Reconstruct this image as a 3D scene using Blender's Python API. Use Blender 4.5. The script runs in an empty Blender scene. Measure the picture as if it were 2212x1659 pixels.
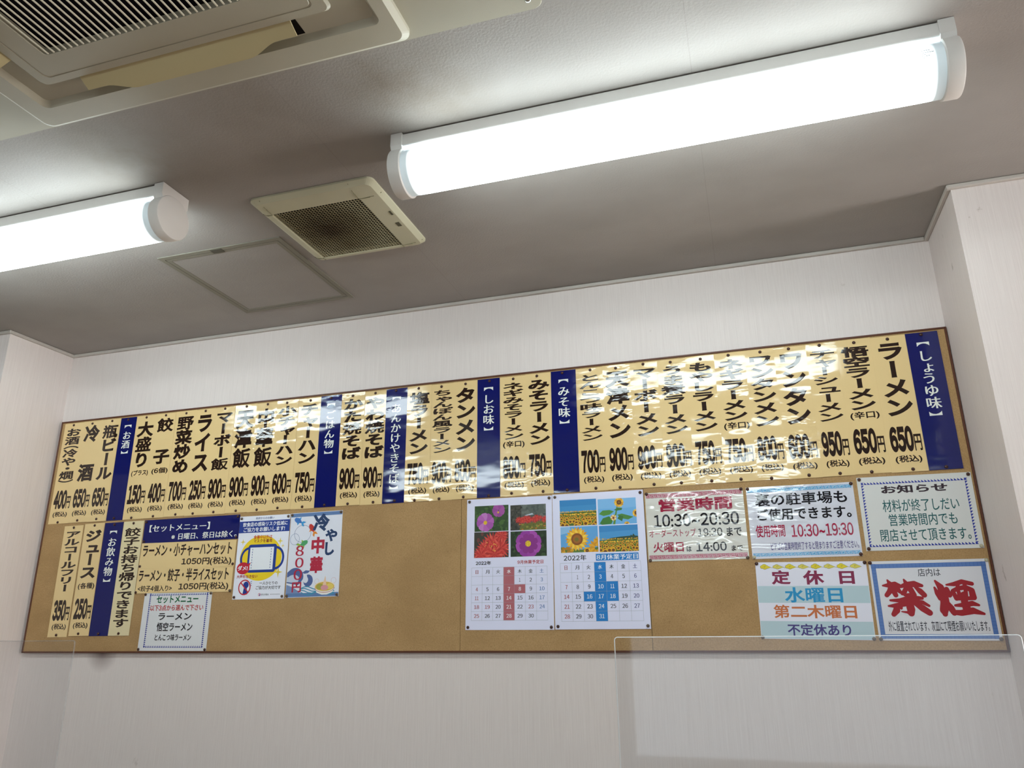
import bpy, bmesh, math, random
from mathutils import Matrix, Vector

C = bpy.context.scene.collection
PI = math.pi

# ------------------------------------------------------------------ camera
cam_d = bpy.data.cameras.new('camera')
cam_d.sensor_fit = 'HORIZONTAL'
cam_d.sensor_width = 36.0
cam_d.lens = 36.0 * 1641.67 / 2212.0
cam_d.clip_start = 0.02
cam = bpy.data.objects.new('camera', cam_d)
C.objects.link(cam)
R_ = Vector((0.954857, 0.29690386, -0.00980868))
U_ = Vector((0.09955157, -0.28870427, 0.95222861))
F_ = Vector((-0.27988855, 0.91021862, 0.30522854))
mw = Matrix((R_, U_, -F_)).transposed().to_4x4()
mw.translation = Vector((0.0, -2.44, 1.24))
cam.matrix_world = mw
bpy.context.scene.camera = cam

# ------------------------------------------------------------------ world, exposure, rear room lights
sc = bpy.context.scene
sc.view_settings.view_transform = 'Standard'
sc.view_settings.look = 'None'
sc.view_settings.gamma = 1.0
sc.view_settings.exposure = 0.56
sc.view_settings.use_curve_mapping = False
world = bpy.data.worlds.new('world')
sc.world = world
world.use_nodes = True
world.node_tree.nodes['Background'].inputs[0].default_value = (0.75, 0.87, 1.0, 1)
world.node_tree.nodes['Background'].inputs[1].default_value = 0.8

XW1_ = 3.3             # right-hand wall of the room
LAMP = 10.5            # radiance of the tube lights


def area(name, loc, sx, sy, color, radiance, rot):
    l = bpy.data.lights.new(name, 'AREA')
    l.shape = 'RECTANGLE'
    l.size, l.size_y = sx, sy
    l.color = color
    l.energy = radiance * PI * sx * sy
    o = bpy.data.objects.new(name, l)
    C.objects.link(o)
    o.location = loc
    o.rotation_euler = rot
    return o


# daylight through the shopfront behind the viewpoint; the tube lights are built further down
area('shopfront_daylight', (0.5, -6.74, 1.15), 3.2, 1.9, (0.86, 0.93, 1.0), 0.32, (PI / 2, 0, 0))
area('side_window_daylight', (XW1_ + 0.06, -0.68, 1.35), 1.5, 0.64, (1.0, 0.95, 0.92), 19.0, (0, PI / 2, 0))


# ------------------------------------------------------------------ node helpers and materials
def lin(c):
    return c / 12.92 if c <= 0.04045 else ((c + 0.055) / 1.055) ** 2.4


def hx(h):
    h = h.lstrip('#')
    return tuple(lin(int(h[i:i + 2], 16) / 255.0) for i in (0, 2, 4))


MATS = {}


class NT:
    def __init__(s, name):
        s.m = bpy.data.materials.new(name)
        s.m.use_nodes = True
        s.t = s.m.node_tree
        s.b = s.t.nodes['Principled BSDF']
        s.out = s.t.nodes['Material Output']

    def n(s, typ, **kw):
        nd = s.t.nodes.new(typ)
        for k, v in kw.items():
            if k.startswith('i_'):
                nd.inputs[int(k[2:]) if k[2:].isdigit() else k[2:]].default_value = v
            else:
                setattr(nd, k, v)
        return nd

    def l(s, a, b):
        s.t.links.new(a, b)

    def pos(s):
        return s.n('ShaderNodeNewGeometry').outputs['Position']

    def mapped(s, vec, scale, loc=(0, 0, 0)):
        mp = s.n('ShaderNodeMapping')
        mp.inputs['Scale'].default_value = scale
        mp.inputs['Location'].default_value = loc
        s.l(vec, mp.inputs[0])
        return mp.outputs[0]

    def noise(s, vec, scale=1.0, detail=2.0, rough=0.5):
        nd = s.n('ShaderNodeTexNoise')
        nd.inputs['Scale'].default_value = scale
        nd.inputs['Detail'].default_value = detail
        nd.inputs['Roughness'].default_value = rough
        s.l(vec, nd.inputs['Vector'])
        return nd.outputs['Fac']

    def ramp(s, fac, *stops):
        r = s.n('ShaderNodeValToRGB')
        el = r.color_ramp.elements
        while len(el) < len(stops):
            el.new(0.5)
        for e, (p, c) in zip(el, stops):
            e.position = p
            e.color = (*c, 1) if len(c) == 3 else c
        s.l(fac, r.inputs[0])
        return r.outputs['Color']

    def math(s, op, a, b=None, clamp=False):
        m = s.n('ShaderNodeMath', operation=op, use_clamp=clamp)
        for i, v in enumerate((a, b)):
            if v is None:
                continue
            if isinstance(v, (int, float)):
                m.inputs[i].default_value = v
            else:
                s.l(v, m.inputs[i])
        return m.outputs[0]

    def mix(s, fac, a, b, mode='MIX'):
        m = s.n('ShaderNodeMix', data_type='RGBA', blend_type=mode)
        for idx, v in ((0, fac), (6, a), (7, b)):
            if isinstance(v, (int, float)):
                m.inputs[idx].default_value = v
            elif isinstance(v, tuple):
                m.inputs[idx].default_value = (*v, 1)
            else:
                s.l(v, m.inputs[idx])
        return m.outputs[2]

    def bump(s, height, dist, strength=1.0, normal=None):
        b = s.n('ShaderNodeBump')
        b.inputs['Strength'].default_value = strength
        if isinstance(dist, (int, float)):
            b.inputs['Distance'].default_value = dist
        else:
            s.l(dist, b.inputs['Distance'])
        s.l(height, b.inputs['Height'])
        if normal is not None:
            s.l(normal, b.inputs['Normal'])
        return b.outputs[0]

    def set(s, color=None, rough=None, normal=None, spec=None, metal=None):
        if color is not None:
            if isinstance(color, tuple):
                s.b.inputs['Base Color'].default_value = (*color, 1)
            else:
                s.l(color, s.b.inputs['Base Color'])
        if rough is not None:
            s.b.inputs['Roughness'].default_value = rough
        if spec is not None:
            s.b.inputs['Specular IOR Level'].default_value = spec
        if metal is not None:
            s.b.inputs['Metallic'].default_value = metal
        if normal is not None:
            s.l(normal, s.b.inputs['Normal'])
        return s.m


def plain(h, rough=0.6, spec=0.4, metal=0.0):
    """a plain printed, painted or moulded colour"""
    k = ('plain', h, rough, spec, metal)
    if k not in MATS:
        t = NT('plain_' + h.strip('#'))
        MATS[k] = t.set(hx(h), rough, None, spec, metal)
    return MATS[k]


def film(h):
    """colour printed under a wavy glossy laminate; each sheet has its own waviness"""
    k = ('film', h)
    if k in MATS:
        return MATS[k]
    t = NT('laminated_' + h.strip('#'))
    wave = t.n('ShaderNodeAttribute', attribute_type='OBJECT', attribute_name='wave').outputs['Fac']
    seed = t.n('ShaderNodeAttribute', attribute_type='OBJECT', attribute_name='seed').outputs['Fac']
    off = t.n('ShaderNodeCombineXYZ')
    t.l(seed, off.inputs[1])
    add = t.n('ShaderNodeVectorMath', operation='ADD')
    t.l(t.pos(), add.inputs[0])
    t.l(off.outputs[0], add.inputs[1])
    p = add.outputs[0]
    big = t.noise(t.mapped(p, (8, 7, 22)), 1.0, 1.0, 0.45)
    crease = t.noise(t.mapped(p, (24, 7, 50)), 1.0, 1.6, 0.5)
    ridge = t.math('ABSOLUTE', t.math('SUBTRACT', crease, 0.5))
    # creases gather where the sheets buckle, in patches
    patch = t.ramp(t.noise(t.mapped(p, (5, 7, 7)), 1.0, 1.0), (0.50, (0, 0, 0)), (0.66, (1, 1, 1)))
    h_ = t.math('ADD', big, t.math('MULTIPLY', t.math('MULTIPLY', ridge, patch), -0.42))
    t.set(hx(h), 0.055, t.bump(h_, wave), 0.56)
    MATS[k] = t.m
    return t.m


def mat(name, fn):
    if name not in MATS:
        MATS[name] = fn(name)
    return MATS[name]


def _wallpaper(name):
    t = NT(name)
    p = t.pos()
    fib = t.noise(t.mapped(p, (620, 620, 9)), 1.0, 3.0, 0.6)
    fib2 = t.noise(t.mapped(p, (260, 260, 3.5)), 1.0, 2.0, 0.6)
    f = t.math('ADD', t.math('MULTIPLY', fib, 0.6), t.math('MULTIPLY', fib2, 0.4))
    col = t.ramp(f, (0.28, hx('#d9cdc8')), (0.5, hx('#e2d7d2')), (0.74, hx('#e9dfda')))
    # scattered brown scuffs
    sp = t.noise(t.mapped(p, (17, 17, 13)), 1.0, 4.0, 0.7)
    reg = t.noise(t.mapped(p, (2.2, 2.2, 1.7), (3.1, 0, 1.7)), 1.0, 1.0)
    sc_ = t.math('MULTIPLY', t.ramp(sp, (0.665, (0, 0, 0)), (0.72, (1, 1, 1))),
                 t.ramp(reg, (0.50, (0, 0, 0)), (0.60, (1, 1, 1))))
    col = t.mix(t.math('MULTIPLY', sc_, 0.45), col, hx('#8d7a66'))
    # one soft reddish-brown smudge on the wall just under the left end of the board
    d = t.n('ShaderNodeVectorMath', operation='DISTANCE')
    t.l(t.mapped(p, (1, 1, 1.0)), d.inputs[0])
    d.inputs[1].default_value = (-2.375, 0.0, 1.166)
    sm = t.ramp(d.outputs['Value'], (0.0, (1, 1, 1)), (0.018, (0.75, 0.75, 0.75)), (0.075, (0, 0, 0)))
    col = t.mix(t.math('MULTIPLY', sm, 0.75), col, hx('#5a3d38'))
    return t.set(col, 0.62, t.bump(f, 0.0003, 0.5), 0.3)


def _ceiling(name):
    t = NT(name)
    p = t.pos()
    n1 = t.noise(t.mapped(p, (170, 170, 170)), 1.0, 2.0, 0.55)
    n2 = t.noise(t.mapped(p, (2.1, 3.2, 1)), 1.0, 3.0, 0.6)
    n3 = t.noise(t.mapped(p, (9, 9, 1)), 1.0, 4.0, 0.65)
    col = t.ramp(n2, (0.3, hx('#9a948f')), (0.7, hx('#a6a09b')))
    # sooty stains blown on by the air conditioner and grease near its corners
    for (cx, cy, r, a) in ((-0.62, -1.13, 0.20, 0.5), (-0.70, -1.19, 0.11, 0.35), (-1.42, -1.13, 0.26, 0.4),
                           (-0.98, -1.20, 0.30, 0.22)):
        d = t.n('ShaderNodeVectorMath', operation='DISTANCE')
        t.l(p, d.inputs[0])
        d.inputs[1].default_value = (cx, cy, 2.4)
        k = t.ramp(t.math('DIVIDE', d.outputs['Value'], r), (0.1, (1, 1, 1)), (1.0, (0, 0, 0)))
        k = t.math('MULTIPLY', t.math('MULTIPLY', k, a), t.math('MULTIPLY', n3, 1.7), True)
        col = t.mix(k, col, hx('#6b5a44'))
    # joints of the ceiling paper
    sx = t.n('ShaderNodeSeparateXYZ')
    t.l(p, sx.inputs[0])
    for x0 in (-0.924, -0.022, -1.826, 0.88):
        dd = t.math('ABSOLUTE', t.math('SUBTRACT', sx.outputs[0], x0))
        k = t.math('MULTIPLY', t.math('LESS_THAN', dd, 0.0010), 0.2)
        col = t.mix(k, col, hx('#776f68'))
    return t.set(col, 0.7, t.bump(n1, 0.0009, 0.8), 0.2)


def _board(name):
    t = NT(name)
    p = t.pos()
    a = t.noise(t.mapped(p, (260, 260, 260)), 1.0, 3.0, 0.65)
    b = t.noise(t.mapped(p, (6, 6, 9)), 1.0, 3.0, 0.6)
    c = t.noise(t.mapped(p, (38, 38, 38)), 1.0, 4.0, 0.7)
    col = t.ramp(a, (0.25, hx('#9b7b51')), (0.5, hx('#b39063')), (0.8, hx('#c09f72')))
    col = t.mix(t.math('MULTIPLY', t.ramp(b, (0.35, (1, 1, 1)), (0.6, (0, 0, 0))), 0.35), col, hx('#94734a'))
    col = t.mix(t.math('MULTIPLY', t.ramp(c, (0.66, (0, 0, 0)), (0.75, (1, 1, 1))), 0.35), col, hx('#6f4c2c'))
    return t.set(col, 0.75, t.bump(a, 0.0004, 0.5), 0.2)


def _plastic(h1, h2, rough=0.42):
    def f(name):
        t = NT(name)
        n = t.noise(t.mapped(t.pos(), (3, 3, 3)), 1.0, 3.0, 0.6)
        g = t.noise(t.mapped(t.pos(), (600, 600, 600)), 1.0, 1.0)
        return t.set(t.ramp(n, (0.35, hx(h1)), (0.65, hx(h2))), rough, t.bump(g, 0.0002, 0.4), 0.4)
    return f


def _grille_dirty(name):
    t = NT(name)
    p = t.pos()
    d = t.n('ShaderNodeVectorMath', operation='DISTANCE')
    t.l(p, d.inputs[0])
    d.inputs[1].default_value = (-1.12, -0.67, 2.385)
    n = t.noise(t.mapped(p, (14, 14, 14)), 1.0, 3.0, 0.6)
    v = t.math('ADD', d.outputs['Value'], t.math('MULTIPLY', t.math('SUBTRACT', n, 0.5), 0.10))
    col = t.ramp(v, (0.02, hx('#54442e')), (0.10, hx('#85795a')), (0.17, hx('#aea686')))
    return t.set(col, 0.5, None, 0.3)


def _wood(name):
    t = NT(name)
    p = t.pos()
    a = t.noise(t.mapped(p, (4, 60, 60)), 1.0, 3.0, 0.6)
    return t.set(t.ramp(a, (0.3, hx('#9a6c3d')), (0.7, hx('#b98a55'))), 0.35, None, 0.4)


def _tiles(name):
    t = NT(name)
    p = t.pos()
    b = t.n('ShaderNodeTexBrick', offset=0.0)
    t.l(p, b.inputs['Vector'])
    b.inputs['Scale'].default_value = 1.0
    b.inputs['Brick Width'].default_value = 0.3
    b.inputs['Row Height'].default_value = 0.3
    b.inputs['Mortar Size'].default_value = 0.004
    b.inputs['Color1'].default_value = (*hx('#9b948a'), 1)
    b.inputs['Color2'].default_value = (*hx('#a59d92'), 1)
    b.inputs['Mortar'].default_value = (*hx('#6b655e'), 1)
    return t.set(b.outputs['Color'], 0.45, None, 0.4)


def _acrylic(name):
    t = NT(name)
    t.t.nodes.remove(t.b)
    tr = t.n('ShaderNodeBsdfTransparent')
    tr.inputs[0].default_value = (0.955, 0.96, 0.965, 1)
    gl = t.n('ShaderNodeBsdfGlossy')
    gl.inputs['Roughness'].default_value = 0.02
    lw = t.n('ShaderNodeLayerWeight')
    lw.inputs[0].default_value = 0.5
    f5 = t.math('POWER', lw.outputs['Facing'], 5.0)
    fr = t.math('ADD', 0.037, t.math('MULTIPLY', f5, 0.95), True)
    mx = t.n('ShaderNodeMixShader')
    t.l(fr, mx.inputs[0])
    t.l(tr.outputs[0], mx.inputs[1])
    t.l(gl.outputs[0], mx.inputs[2])
    t.l(mx.outputs[0], t.out.inputs[0])
    return t.m


def _diffuser(name):
    """opal tube cover: lit along its length, weaker beyond the ends of the tube inside"""
    t = NT(name)
    tc = t.n('ShaderNodeTexCoord')
    sx = t.n('ShaderNodeSeparateXYZ')
    t.l(tc.outputs['Object'], sx.inputs[0])
    d = t.math('SUBTRACT', 0.625, t.math('ABSOLUTE', sx.outputs[0]))     # distance from the end
    k = t.ramp(t.math('MULTIPLY', d, 5.0), (0.0, (0.010, 0.010, 0.010)), (0.25, (0.016, 0.016, 0.016)), (0.34, (0.25, 0.25, 0.25)), (0.48, (1, 1, 1)))
    t.b.inputs['Base Color'].default_value = (0.70, 0.80, 0.86, 1)
    t.b.inputs['Roughness'].default_value = 0.3
    t.b.inputs['Emission Color'].default_value = (0.87, 1.0, 1.02, 1)
    # upper flanks glow less: their shade is put into the emission strength
    up = t.ramp(t.math('ADD', t.math('MULTIPLY', sx.outputs[2], 9.0), 1.0), (0.30, (1, 1, 1)), (0.55, (0.22, 0.22, 0.22)))
    e = t.math('MULTIPLY', t.math('MULTIPLY', k, up), LAMP)
    t.l(e, t.b.inputs['Emission Strength'])
    return t.m


WALLP = mat('wallpaper', _wallpaper)
CEIL = mat('ceiling_paper', _ceiling)
BOARD = mat('hardboard', _board)
ACBODY = mat('cream_plastic', _plastic('#aba592', '#b3ad9b'))
VENTP = mat('yellowed_plastic', _plastic('#bcb89c', '#c6c2a8'))
WHITEP = mat('white_plastic', _plastic('#dedad5', '#e6e3de'))
ACRYL = mat('acrylic', _acrylic)
DARK = plain('#0b0a0d', 0.8, 0.1)

# ------------------------------------------------------------------ object helpers


def tag(o, label=None, cat=None, group=None, kind=None):
    if label:
        o['label'] = label
    if cat:
        o['category'] = cat
    if group:
        o['group'] = group
    if kind:
        o['kind'] = kind
    return o


def thing(name, label, cat, loc=(0, 0, 0), group=None, rot=(0, 0, 0)):
    o = bpy.data.objects.new(name, None)
    C.objects.link(o)
    o.empty_display_size = 0.05
    o.location = loc
    o.rotation_euler = rot
    return tag(o, label, cat, group)


def obj(name, bm, m, parent=None, smooth=False):
    me = bpy.data.meshes.new(name)
    bmesh.ops.recalc_face_normals(bm, faces=bm.faces)
    bm.to_mesh(me)
    bm.free()
    for mm in (m if isinstance(m, (list, tuple)) else [m]):
        me.materials.append(mm)
    if smooth:
        me.shade_smooth()
    o = bpy.data.objects.new(name, me)
    C.objects.link(o)
    if parent is not None:
        o.parent = parent
    return o


def box(bm, x0, x1, y0, y1, z0, z1, mi=0, bev=0.0, seg=2):
    before = set(bm.faces)
    r = bmesh.ops.create_cube(bm, size=1.0)
    vs = r['verts']
    bmesh.ops.scale(bm, vec=(x1 - x0, y1 - y0, z1 - z0), verts=vs)
    bmesh.ops.translate(bm, vec=((x0 + x1) / 2, (y0 + y1) / 2, (z0 + z1) / 2), verts=vs)
    if bev > 0:
        es = list({e for v in vs for e in v.link_edges})
        bmesh.ops.bevel(bm, geom=es, offset=bev, segments=seg, affect='EDGES', profile=0.5)
    for f in set(bm.faces) - before:
        f.material_index = mi


def bx(*a, **k):
    bm = bmesh.new()
    box(bm, *a, **k)
    return bm


def prism(bm, pts, y0, y1, axis='x'):
    """pts is a closed 2D outline; extruded along an axis"""
    def P(a, b, t):
        return {'x': (t, a, b), 'y': (a, t, b), 'z': (a, b, t)}[axis]
    v0 = [bm.verts.new(P(a, b, y0)) for a, b in pts]
    v1 = [bm.verts.new(P(a, b, y1)) for a, b in pts]
    n = len(pts)
    bm.faces.new(v0)
    bm.faces.new(v1[::-1])
    for i in range(n):
        bm.faces.new((v0[i], v1[i], v1[(i + 1) % n], v0[(i + 1) % n]))


def rrect(x0, x1, y0, y1, r, n=5):
    out = []
    for cx, cy, a0 in ((x1 - r, y1 - r, 0), (x0 + r, y1 - r, 90), (x0 + r, y0 + r, 180), (x1 - r, y0 + r, 270)):
        for i in range(n + 1):
            a = math.radians(a0 + 90.0 * i / n)
            out.append((cx + r * math.cos(a), cy + r * math.sin(a)))
    return out


def loops(bm, rings, close_last=True, close_first=False):
    """skin between successive rings of equal length (each a list of 3D points)"""
    vr = [[bm.verts.new(p) for p in r] for r in rings]
    n = len(vr[0])
    for a, b in zip(vr[:-1], vr[1:]):
        for i in range(n):
            bm.faces.new((a[i], a[(i + 1) % n], b[(i + 1) % n], b[i]))
    if close_last:
        bm.faces.new(vr[-1])
    if close_first:
        bm.faces.new(vr[0][::-1])


def struct(name, bm, m):
    o = obj(name, bm, m)
    o['kind'] = 'structure'
    return o


# ------------------------------------------------------------------ the room
XL, XR = -2.768, 0.6275        # the alcove that holds the notice board
ZC = 2.40
XW0, XW1, YW = -4.6, 3.3, -6.8
struct('floor', bx(XW0 - .1, XW1 + .1, YW - .1, 0.12, -0.10, 0.0), mat('floor_tiles', _tiles))
struct('ceiling', bx(XW0 - .1, XW1 + .1, YW - .1, 0.12, ZC, ZC + 0.10), CEIL)
struct('wall_back', bx(XL - 0.01, XR + 0.01, 0.0, 0.12, 0.0, ZC), WALLP)
struct('wall_back_left', bx(XW0 - .1, XL, -0.31, 0.12, 0.0, ZC), WALLP)
struct('wall_back_right', bx(XR, XW1 + .1, -0.308, 0.12, 0.0, ZC), WALLP)
struct('wall_left', bx(XW0 - .1, XW0, YW, -0.31, 0.0, ZC), WALLP)
bm = bmesh.new()
for a in ((YW, -1.0, 0, ZC), (-0.36, -0.308, 0, ZC), (-1.0, -0.36, 0, 0.6), (-1.0, -0.36, 2.1, ZC)):
    box(bm, XW1, XW1 + .1, *a)
struct('wall_right', bm, WALLP)
bm = bmesh.new()
for yy in (-1.0, -0.41):
    box(bm, XW1 + .01, XW1 + .05, yy, yy + 0.05, 0.6, 2.1)
for zz in (0.6, 2.05):
    box(bm, XW1 + .01, XW1 + .05, -1.0, -0.36, zz, zz + 0.05)
struct('window_2', bm, plain('#8c8c8a', 0.4, 0.5, 0.8))
bm = bmesh.new()
box(bm, XW0, -1.15, YW - .1, YW, 0, ZC)
box(bm, 2.15, XW1, YW - .1, YW, 0, ZC)
box(bm, -1.15, 2.15, YW - .1, YW, 2.15, ZC)
box(bm, -1.15, 2.15, YW - .1, YW, 0, 0.15)
struct('wall_front', bm, plain('#5f4a38', 0.6, 0.3))
bm = bmesh.new()
for xx in (-1.15, 2.10):
    box(bm, xx, xx + 0.05, YW - .07, YW - .02, 0.15, 2.15)
for zz in (0.15, 2.10):
    box(bm, -1.15, 2.15, YW - .07, YW - .02, zz, zz + 0.05)
struct('window_1', bm, plain('#8c8c8a', 0.4, 0.5, 0.8))

# thin ceiling moulding following the alcove
TR = mat('painted_moulding', _plastic('#b9b1a9', '#c3bbb3', 0.5))


def trim(name, x0, x1, y0, y1):
    bm = bmesh.new()
    box(bm, x0, x1, y0, y1, ZC - 0.013, ZC - 0.0005, bev=0.002, seg=1)
    return struct(name, bm, TR)


T = 0.012
trim('trim_1', XL + T, XR - T, -T, 0.0)
trim('trim_2', XL, XL + T, -0.31, 0.0)
trim('trim_3', XR - T, XR, -0.308, 0.0)
trim('trim_4', XW0, XL + T, -0.31 - T, -0.31)
trim('trim_5', XR - T, XW1, -0.308 - T, -0.308)

# ------------------------------------------------------------------ lettering
_fc = bpy.data.curves.new('lettering', 'FONT')
_fc.resolution_u = 3
_fc.fill_mode = 'FRONT'
_fc.bevel_resolution = 0
_fo = bpy.data.objects.new('lettering', _fc)
C.objects.link(_fo)
_gc = {}
SMALL = set('ゃゅょっャュョッぁぃぅぇぉァィゥェォ')
TURN = set('ー()【】~')


def glyph(ch, bold):
    """outline of a character; bold widens every stroke outward by a sliver"""
    k = (ch, bold)
    if k not in _gc:
        _fc.body = chr(ord(ch) + 0xfee0) if ch in '0123456789' else ch
        _fc.bevel_depth = bold
        _fc.resolution_u = 8 if ch in '0123456789' else 3
        dg = bpy.context.evaluated_depsgraph_get()
        dg.update()
        ev = _fo.evaluated_get(dg)
        me = ev.to_mesh()
        vs = [(v.co.x, v.co.y, v.co.z * 0.008) for v in me.vertices]
        fs = [tuple(p.vertices) for p in me.polygons]
        ev.to_mesh_clear()
        _gc[k] = (vs, fs)
    return _gc[k]


def weight(ch, wt):
    """stroke thickening for a character: dense kanji take less"""
    n = len(glyph(ch, 0.0)[0])
    o = ord(ch)
    if o < 0x2000:
        f = 1.15
    elif o < 0x4e00:
        f = 1.0
    else:
        f = 0.95 if n < 90 else (0.72 if n < 190 else 0.52)
    return round(wt * f, 4)


def bbox(vs):
    xs = [v[0] for v in vs]
    ys = [v[1] for v in vs]
    return min(xs), max(xs), min(ys), max(ys)


class Ink:
    """flat print on a sheet: polygons in sheet coordinates (x right, z up), stacked in thin layers"""

    def __init__(s):
        s.v, s.f, s.mi, s.mats, s.c = [], [], [], [], 0

    def m(s, mt):
        if mt not in s.mats:
            s.mats.append(mt)
        return s.mats.index(mt)

    def poly(s, pts, mt, lay=1.0):
        b = len(s.v)
        a = sum(p[0] * q[1] - q[0] * p[1] for p, q in zip(pts, pts[1:] + pts[:1]))
        if a < 0:
            pts = pts[::-1]
        if s.c >= 0:
            s.c = (s.c + 1) % 40          # no two shapes share a plane
        y = -lay * 0.00012 - max(s.c, 0) * 0.0000012
        s.v += [(x, y, z) for x, z in pts]
        s.f.append(tuple(range(b, b + len(pts))))
        s.mi.append(s.m(mt))

    def rect(s, cx, cz, w, h, mt, lay=1.0):
        s.poly([(cx - w / 2, cz - h / 2), (cx + w / 2, cz - h / 2), (cx + w / 2, cz + h / 2), (cx - w / 2, cz + h / 2)], mt, lay)

    def disc(s, cx, cz, rx, rz, mt, lay=1.0, n=28, a0=0, a1=360):
        k = n if a1 - a0 >= 360 else n + 1
        s.poly([(cx + rx * math.cos(math.radians(a0 + (a1 - a0) * i / n)), cz + rz * math.sin(math.radians(a0 + (a1 - a0) * i / n))) for i in range(k)], mt, lay)

    def ring(s, cx, cz, rx, rz, t, mt, lay=1.0, n=36, a0=0, a1=360):
        for i in range(n):
            a, b = (math.radians(a0 + (a1 - a0) * j / n) for j in (i, i + 1))
            s.poly([(cx + (rx + d) * math.cos(q), cz + (rz + d) * math.sin(q)) for d, q in ((-t / 2, a), (t / 2, a), (t / 2, b), (-t / 2, b))], mt, lay)

    def stroke(s, pts, mt, lay=1.0):
        """brush stroke: (x, z, radius) points joined by tapering capsules"""
        for x, z, r in pts:
            s.disc(x, z, r, r, mt, lay, 14)
        for (x0, z0, r0), (x1, z1, r1) in zip(pts, pts[1:]):
            d = math.hypot(x1 - x0, z1 - z0) or 1e-9
            nx, nz = -(z1 - z0) / d, (x1 - x0) / d
            s.poly([(x0 + nx * r0, z0 + nz * r0), (x0 - nx * r0, z0 - nz * r0), (x1 - nx * r1, z1 - nz * r1), (x1 + nx * r1, z1 + nz * r1)], mt, lay)

    def lines(s, pts, t, mt, lay=1.0):
        s.stroke([(x, z, t / 2) for x, z in pts], mt, lay)

    def _put(s, parts, sx, ox, sz, oz, mt, lay):
        i = s.m(mt)
        for vs, fs in parts:
            b = len(s.v)
            s.c = (s.c + 1) % 40
            y0 = -lay * 0.00012 - max(s.c, 0) * 0.0000012
            s.v += [(x * sx + ox, y0 - d * sx, z * sz + oz) for x, z, d in vs]
            for f in fs:
                s.f.append(tuple(j + b for j in f))
                s.mi.append(i)

    def _char(s, ch, dx, dz, wt, serif, turn=False):
        if serif:
            base = glyph(ch, 0.0)
            cps = [(-0.02, 0), (0.02, 0)]
        else:
            base = glyph(ch, weight(ch, wt))
            cps = [(0, 0)]
        out = []
        for cx, cz in cps:
            vs = []
            for x, z, d in base[0]:
                x, z = x + cx, z + cz
                if turn:
                    x, z = 0.5 + (z - 0.38), 0.38 - (x - 0.5)
                vs.append((x + dx, z + dz, d))
            out.append((vs, base[1]))
        return out

    def text(s, t, cx, cz, w, h, mt, wt=0.02, lay=1.0, serif=False, gap=0.06):
        """one horizontal line whose ink fills w x h around (cx, cz)"""
        parts, x = [], 0.0
        for ch in t:
            if ch in ' 　':
                x += 0.5 if ch == ' ' else 1.0
                continue
            o = ord(ch)
            if o < 0x2000:
                b = bbox(glyph(ch, 0.0)[0])
                parts += s._char(ch, x - b[0] + gap / 2, 0, wt, serif)
                x += b[1] - b[0] + gap + 0.05
            else:
                parts += s._char(ch, x, 0, wt, serif)
                x += 1.0
        s._fit(parts, cx, cz, w, h, mt, lay)

    def _fit(s, parts, cx, cz, w, h, mt, lay):
        bb = bbox([v for p in parts for v in p[0]])
        sx, sz = w / (bb[1] - bb[0]), h / (bb[3] - bb[2])
        s._put(parts, sx, cx - sx * (bb[0] + bb[1]) / 2, sz, cz - sz * (bb[2] + bb[3]) / 2, mt, lay)

    def vtext(s, t, cx, z1, z0, em, mt, wt=0.03, lay=1.0, serif=False):
        """one vertical line whose ink runs from z1 down to z0, em = character width"""
        parts, z = [], 0.0
        for ch in t:
            if ch in ' 　':
                z -= 0.5 if ch == ' ' else 1.0
                continue
            dx, dz = (0.09, 0.09) if ch in SMALL else (0, {'(': 0.52, '・': 0.2}.get(ch, 0))
            parts += s._char({'(': '（', ')': '）'}.get(ch, ch), dx - 0.5, z + dz, wt, serif, ch in TURN)
            z -= 0.86 if ch in SMALL else {'・': 0.6, '(': 0.5, ')': 0.5}.get(ch, 1.0)
        bb = bbox([v for p in parts for v in p[0]])
        sz = (z1 - z0) / (bb[3] - bb[2])
        s._put(parts, em, cx, sz, z0 - sz * bb[2], mt, lay)

    def build(s, name, parent, src=None):
        me = bpy.data.meshes.new(name)
        me.from_pydata(s.v, [], s.f)
        for mt in s.mats:
            me.materials.append(mt)
        me.polygons.foreach_set('material_index', s.mi)
        me.update()
        o = bpy.data.objects.new(name, me)
        C.objects.link(o)
        o.parent = parent
        src = src or parent
        for k in ('wave', 'seed'):
            if k in src:
                o[k] = src[k]
        return o


def sheet(parent, w, h, mt, name='sheet', edge=None):
    """a sheet of paper or laminate with thickness, centred on the thing"""
    bm = bmesh.new()
    box(bm, -w / 2, w / 2, 0.0, 0.0004, -h / 2, h / 2)
    o = obj(name, bm, mt, parent)
    for k in ('wave', 'seed'):
        o[k] = parent[k]
    return o


RND = random.Random(7)
YP = -0.0128          # front of the board


def paper_thing(name, label, cat, cx, cz, w, h, mt, rot=0.0, wave=0.0, group=None, lift=0.0):
    t = thing(name, label, cat, (cx, YP - lift - 0.0005, cz), group, (0, -math.radians(rot), 0))
    t['wave'] = wave
    t['seed'] = RND.random() * 40.0
    sheet(t, w, h, mt)
    return t


# ------------------------------------------------------------------ pins
def pin_mesh(r=0.0051):
    bm = bmesh.new()
    prof = [(0.0016, 0.0), (r * 0.93, 0.0), (r, -0.0009), (r * 0.93, -0.0021), (r * 0.66, -0.0033), (r * 0.3, -0.0039)]
    rings = [[(a * math.cos(2 * PI * i / 16), y, a * math.sin(2 * PI * i / 16)) for i in range(16)] for a, y in prof]
    loops(bm, rings, True, True)
    return bm


PINS = {}
PIN_COL = {'brown': '#3c190e', 'grey': '#5b4a3d', 'clear': '#b9b49a'}


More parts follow.
